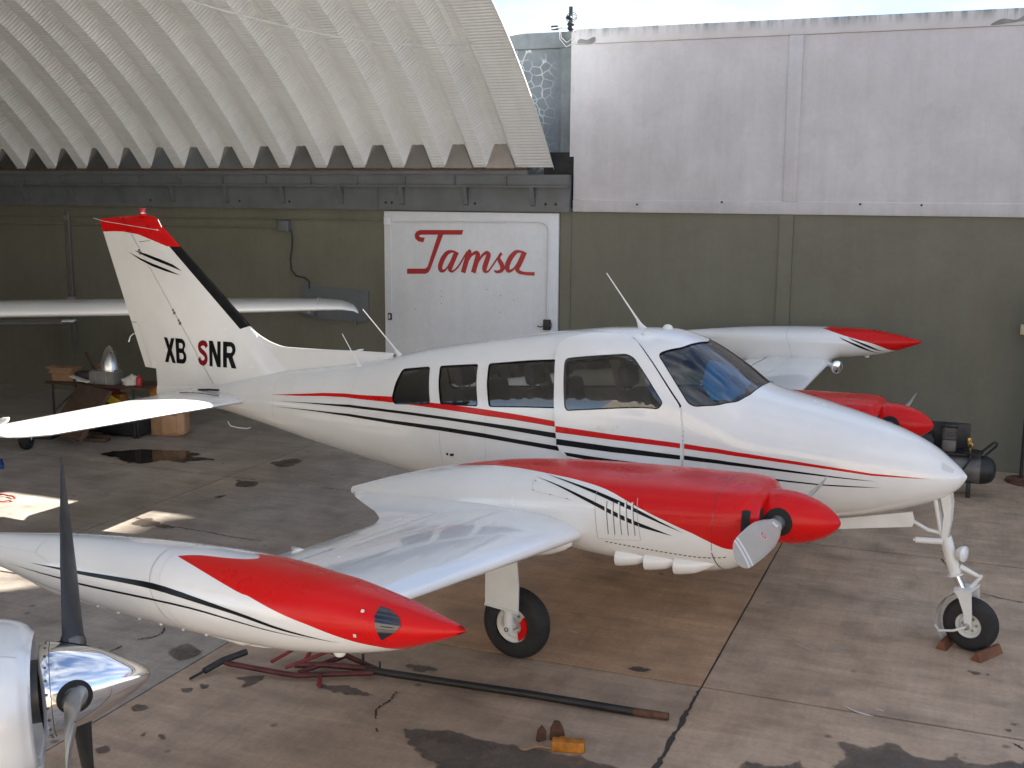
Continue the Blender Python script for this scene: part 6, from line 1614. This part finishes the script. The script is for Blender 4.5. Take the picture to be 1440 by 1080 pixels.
mb = MB(); mb.tube([(0, 0, 0), (-.24, .05, .30)], [.02, .016], 8); thing('wooden_handle', mb, M['brownboard'], on(-.22, .10, .80), 'brown wooden handle leaning up among the clutter on the workbench', 'handle')
mb = MB(); mb.box((0, 0, .07), (.26, .20, .14), bev=.03); thing('black_case', mb, M['blackplastic'], on(-.30, -.04, .731), 'black tool case beside the cardboard box on the workbench', 'case', .3)
mb = MB(); mb.box((0, 0, .05), (.14, .09, .10), bev=.012); thing('orange_tin', mb, M['orangewood'], on(-.14, .12, .87), 'small orange-brown tin behind the black case', 'tin', -.2)
mb = MB(); mb.box((0, 0, .055), (.30, .10, .012), 0, Matrix.Rotation(.25, 3, 'Y')); mb.box((.05, .03, .03), (.22, .12, .02), 0, Matrix.Rotation(-.2, 3, 'Z')); thing('paper_stack', mb, M['whiteish'], on(-.26, -.22, .731), 'loose pale papers at the front edge of the workbench', 'papers', .1, False)
# under and around the table
mb = MB(); mb.box((0, 0, .40), (.86, .05, .78), 0, Matrix.Rotation(math.radians(-38), 3, 'X'), .01); thing('brown_board', mb, M['brownboard'], (-11.10, 12.02, .03), 'large dark brown board leaning against the workbench', 'board', -.35, False)
mb = MB(); mb.box((0, 0, .19), (.62, .40, .36), bev=.02); mb.box((.10, -.205, .25), (.09, .01, .05)); bc_ = thing('black_crate', mb, M['blackplastic'], on(.36, -.02, .02), 'black plastic crate on the floor under the workbench', 'crate', TR)
for x in (-.28, .28):
    mb = MB(); mb.lathe([(.025, 0), (.025, .03)], (x, -.17, -.02), n=10); w_ = mb.build('foot', M['rubber'], bc_)
mb = MB(); mb.box((0, 0, 0), (.52, .04, .10), 0, Matrix.Rotation(math.radians(24), 3, 'Y'), .006); mb.box((-.14, -.022, .045), (.08, .006, .05), 0, Matrix.Rotation(math.radians(24), 3, 'Y')); thing('spirit_level', mb, M['yellowplastic'], on(.30, -.30, .54), 'yellow spirit level slung diagonally under the workbench', 'level', TR, False)
mb = MB(); mb.box((0, 0, .13), (.42, .30, .26), bev=.02); thing('orange_case', mb, M['orangewood'], on(.86, .22, .45), 'amber-brown case stacked at the right end of the workbench', 'case', .2)
mb = MB(); mb.box((0, 0, .22), (.40, .32, .44), bev=.01); thing('brown_carton', mb, M['card'], on(.86, .22, .0), 'brown carton standing under the amber case', 'box', .2)
mb = MB(); mb.box((0, 0, .07), (.30, .24, .14), bev=.02); thing('red_toolbox', mb, M['pinkred'], on(-.08, .10, .47), 'red toolbox hanging under the workbench top', 'toolbox', .1)
mb = MB(); mb.box((0, 0, .235), (.52, .32, .47), bev=.02); thing('dark_cabinet', mb, M['blackplastic'], on(-.08, .10, .0), 'low dark cabinet under the workbench', 'cabinet', .1)
mb = MB(); mb.box((0, 0, .10), (.20, .16, .20), bev=.02); thing('orange_box', mb, M['orangewood'], on(.22, -.02, .385), 'small orange box on the black crate', 'box')
mb = MB(); mb.prism([(-.30, -.15), (.28, -.18), (.30, .14), (-.26, .17)], 0, .10); mb.box((.02, -.02, .13), (.40, .10, .05), 0, Matrix.Rotation(.3, 3, 'Z'), .02); thing('dark_bag', mb, M['blackplastic'], (-11.95, 12.1, 0), 'dark bag with a pale flap on the floor left of the workbench', 'bag', .3)
mb = MB(); mb.box((0, 0, 0), (.36, .10, .02), 0, Matrix.Rotation(.2, 3, 'Y'), .006); thing('white_sheet', mb, M['whiteish'], (-11.90, 11.98, .20), 'folded white sheet on the dark bag', 'sheet', .5)
mb = MB(); mb.box((0, 0, .03), (.34, .14, .05), 0, Matrix.Rotation(.1, 3, 'Z'), .01); mb.box((.03, .02, .075), (.30, .10, .03), 0, Matrix.Rotation(-.2, 3, 'Z'), .008); thing('pipe_offcuts', mb, M['brownboard'], (-10.98, 12.18, 0), 'short brown offcuts lying beside the black crate', 'offcuts', .1)
jc = empty('jerry_can', 'tan plastic jerry can on the floor behind the tail', 'can', (-10.28, 12.98, 0), .3)
mb = MB(); mb.box((0, 0, .17), (.36, .26, .34), bev=.06); mb.build('body', M['tan'], jc); mb = MB(); mb.tube([(-.10, 0, .33), (-.06, 0, .39), (.06, 0, .39), (.10, 0, .33)], .018, 8); mb.build('handle', M['tan'], jc); mb = MB(); mb.lathe([(0, 0), (.035, 0), (.035, .04), (0, .04)], (.13, .05, .335), n=14); mb.build('cap', M['brownboard'], jc)
# scraps at the left edge
mb = MB(); r = random.Random(8); bm = bmesh.new(); bmesh.ops.create_icosphere(bm, subdivisions=3, radius=1)
for v in bm.verts:
    k = 1+.3*math.sin(v.co.x*6+2)*math.cos(v.co.y*5+1); v.co = Vector((v.co.x*.16*k, v.co.y*.12*k, max(0, v.co.z*.10*k)))
mb.add([v.co for v in bm.verts], [[v.index for v in f.verts] for f in bm.faces]); bm.free(); thing('blue_cloth', mb, M['bluecloth'], (-11.13, 10.50, .002), 'crumpled blue cloth on the floor at the left edge', 'cloth')
mb = MB(); mb.tube([(-9.90+.22*math.cos(a)+.02*k/30, 9.36+.13*math.sin(a), .012+.006*(k % 3)) for k, a in enumerate(np.linspace(0, 3.6*PI, 50))], .007, 6); o = mb.build('red_cable', M['pinkred']); set_props(o, 'red cable coiled on the sunlit floor at the left edge', 'cable')

# ---------------------------------------------------------------- compressor by the wall
cm = empty('air_compressor', 'old black and grey air compressor beside the wall, behind the nose', 'compressor', (-.08, 13.85, 0))
mb = MB(); prt = [(0, -.50), (.07, -.495), (.13, -.46), (.158, -.40), (.165, -.34), (.165, .34), (.158, .40), (.13, .46), (.07, .495), (0, .50)]
mb.lathe(prt, (0, 0, .315), (1, 0, 0), 32); mb.build('tank', M['blackplastic'], cm)
mb = MB(); mb.lathe([(.1665, -.30), (.1665, .33)], (0, 0, .315), (1, 0, 0), 32); tb_ = mb.build('label_band', M['compgrey'], cm)
for x in (-.32, .22):
    mb = MB(); mb.box((x, -.11, .09), (.05, .04, .18), bev=.006); mb.build('foot', M['blackplastic'], cm); mb = MB(); mb.box((x, .11, .09), (.05, .04, .18), bev=.006); mb.build('foot', M['blackplastic'], cm)
mb = MB(); mb.box((-.05, 0, .495), (.72, .24, .02), bev=.004); mb.build('deck', M['blackplastic'], cm)
mb = MB(); mb.box((-.02, 0, .575), (.16, .18, .15), bev=.03); mb.lathe([(0, .0), (.04, 0), (.045, .03), (0, .035)], (-.02, -.09, .57), (0, -1, 0), 18); mb.build('crankcase', M['compgrey'], cm)
mb = MB()
for k in range(6): mb.box((-.02, 0, .66+k*.022), (.15, .15, .012), bev=.003)
mb.box((-.02, 0, .72), (.10, .10, .14)); mb.build('cylinder', M['compgrey'], cm)
mb = MB(); mb.box((-.02, .0, .808), (.18, .17, .04), bev=.01); mb.build('cylinder_head', M['blackplastic'], cm)
mb = MB(); mb.lathe([(0, -.14), (.08, -.14), (.095, -.11), (.095, .12), (.07, .15), (0, .15)], (-.33, 0, .60), (1, 0, .0), 24); mb.build('motor', M['blackplastic'], cm)
mb = MB(); mb.box((-.08, .13, .65), (.56, .05, .33), bev=.02); mb.build('belt_guard', M['blackplastic'], cm)
mb = MB(); mb.lathe([(.018, 0), (.03, .02), (.03, .05), (.015, .06)], (.21, -.02, .60), (0, -1, .1), 14); mb.tube([(.21, -.02, .50), (.21, -.02, .68)], .012, 8); mb.box((.19, -.02, .65), (.03, .03, .06), bev=.005); mb.build('regulator', M['brass'], cm)
mb = MB(); mb.tube([(.30, -.06, .50), (.44, -.06, .64), (.47, -.06, .66), (.49, -.06, .645), (.48, -.06, .61), (.36, -.06, .48)], .014, 8); mb.build('handle', M['blackpipe'], cm)
mb = MB(); mb.tube(crom([(.10, -.05, .51), (.18, -.14, .52), (.30, -.12, .515), (.34, 0, .52), (.24, .04, .53), (.14, -.02, .525), (.22, -.16, .50), (.16, -.19, .36), (.02, -.21, .22), (-.15, -.24, .06), (-.3, -.28, .012)], 5), .012, 8); mb.build('hose', M['rubber'], cm)
# round-footed post at the right edge
pst = empty('steel_post', 'blue-grey steel post on a dark round foot at the right edge', 'post', (.80, 14.78, 0))
mb = MB(); mb.lathe([(0, 0), (.24, 0), (.25, .012), (.24, .035), (.12, .05), (.06, .055), (0, .055)], n=32); mb.build('foot', M['rust'], pst)
mb = MB(); mb.box((.06, .0, 1.15), (.22, .05, 2.2), bev=.006); mb.build('plate', M['greysteel'], pst); mb = MB(); mb.tube([(-.075, 0, .05), (-.075, 0, 2.25)], .018, 10); mb.build('edge_tube', M['blackpipe'], pst)

# ---------------------------------------------------------------- tow bar
tw = empty('tow_bar', 'long black tow bar with a dark red forked frame lying on the concrete', 'tow bar', (-3.75, 6.77, 0))
def tpt(x, y, z): return (x+3.75, y-6.77, z)
mb = MB(); mb.tube([tpt(*p) for p in ((-3.80, 6.765, .055), (-3.3, 6.80, .05), (-2.58, 6.85, .046), (-2.1, 6.885, .034), (-1.86, 6.905, .028))], .027, 12); mb.build('pole', M['blackpipe'], tw)
mb = MB(); mb.tube([tpt(-1.87, 6.904, .028), tpt(-1.64, 6.925, .027)], [.0275, .024], 12); mb.build('hitch_end', M['rust'], tw)
mb = MB(); mb.tube([tpt(*p) for p in ((-3.73, 6.75, .05), (-4.22, 6.53, .035), (-4.36, 6.52, .035))], .020, 10); mb.tube([tpt(*p) for p in ((-4.36, 6.52, .035), (-4.75, 6.47, .06), (-4.80, 6.47, .07))], .020, 10); mb.build('fork_arm', M['redsteel'], tw)
mb = MB(); mb.tube([tpt(*p) for p in ((-3.73, 6.80, .055), (-4.05, 6.92, .06), (-4.42, 6.98, .07))], .020, 10); mb.build('fork_arm', M['redsteel'], tw)
mb = MB(); mb.tube([tpt(*p) for p in ((-3.76, 6.78, .06), (-4.1, 6.72, .06), (-4.30, 6.63, .06))], .022, 10); mb.tube([tpt(-4.05, 6.92, .06), tpt(-4.22, 6.56, .045)], .02, 8); mb.build('cross_member', M['redsteel'], tw)
M['towred'] = simple('bright_tow_red', (.20, .012, .016), .5, var=.3, nsc=10)
mb = MB(); mb.tube([tpt(-4.50, 6.63, .05), tpt(-4.30, 6.96, .16), tpt(-4.10, 7.0, .16)], .013, 8); mb.tube([tpt(-4.35, 6.58, .05), tpt(-4.12, 6.78, .13), tpt(-4.0, 6.90, .15)], .013, 8); mb.tube([tpt(-4.30, 6.96, .16), tpt(-4.24, 6.68, .09)], .014, 8); mb.build('lifting_link', M['towred'], tw)
mb = MB(); mb.tube([tpt(-4.06, 6.58, .04), tpt(-4.0, 6.46, .03)], .016, 8); mb.build('pin', M['towred'], tw)
mb = MB(); mb.tube([tpt(-4.70, 6.62, .10), tpt(-4.80, 6.47, .075), tpt(-4.86, 6.33, .04)], .024, 10); mb.tube([tpt(-4.86, 6.33, .04), tpt(-4.90, 6.22, .02)], .01, 8); mb.build('axle_hook', M['blackpipe'], tw)
mb = MB(); mb.tube([tpt(-3.84, 6.80, .07), tpt(-3.84, 6.80, .15)], .010, 8); mb.tube([tpt(-3.70, 6.79, .07), tpt(-3.70, 6.79, .12)], .008, 8); mb.build('lock_pin', M['blackpipe'], tw)
# ---------------------------------------------------------------- chocks
def wedge(L, w, h):
    mb = MB(); mb.prism([(-w/2, 0), (w/2, 0), (w*.12, h), (-w*.12, h)], -L/2, L/2, M=Matrix(((0, 0, 1, 0), (1, 0, 0, 0), (0, 1, 0, 0), (0, 0, 0, 1)))); return mb
thing('wheel_chock', wedge(.31, .085, .065), M['wood'], (.305, 8.875, 0), 'rust-brown wooden chock in front of the nose wheel', 'chock', math.radians(60), False, 'nose wheel chocks')
thing('wheel_chock', wedge(.30, .085, .065), M['wood'], (.02, 9.02, 0), 'rust-brown wooden chock behind the nose wheel', 'chock', math.radians(75), False, 'nose wheel chocks')
yb = MB(); yb.box((0, 0, .035), (.205, .075, .07), bev=.012); yk = thing('yellow_chock', yb, M['yellow'], (-2.115, 6.285, 0), 'worn yellow wooden chock block lying on the concrete', 'chock', math.radians(14))
mb = MB(); mb.tube(crom([(-.09, -.03, .02), (-.14, -.01, .015), (-.20, .0, .012), (-.26, -.05, .012), (-.30, -.03, .012)], 5), .009, 8); rp_ = mb.build('rope', M['card'], yk)
mb = MB(); mb.prism([(-.05, 0), (.05, 0), (.038, .07), (.012, .115), (-.02, .12), (-.045, .07)], -.018, .018, M=Matrix(((1, 0, 0, 0), (0, 0, 1, 0), (0, 1, 0, 0), (0, 0, 0, 1)))); thing('rusty_bracket', mb, M['rust'], (-2.225, 6.40, 0), 'taller rusty metal piece standing behind the yellow chock', 'metal piece', .4)
mb = MB(); mb.prism([(-.03, 0), (.03, 0), (.03, .06), (.01, .095), (-.022, .07)], -.014, .014, M=Matrix(((1, 0, 0, 0), (0, 0, 1, 0), (0, 1, 0, 0), (0, 0, 0, 1)))); thing('rusty_plate', mb, M['rust'], (-2.315, 6.345, 0), 'small rusty plate standing left of the taller rusty piece', 'metal piece', .9)
mb = MB(); mb.box((0, 0, .02), (.05, .05, .04), bev=.012); thing('yellow_offcut', mb, M['yellow'], (-2.175, 6.365, 0), 'small yellow offcut behind the yellow chock', 'offcut', .5)
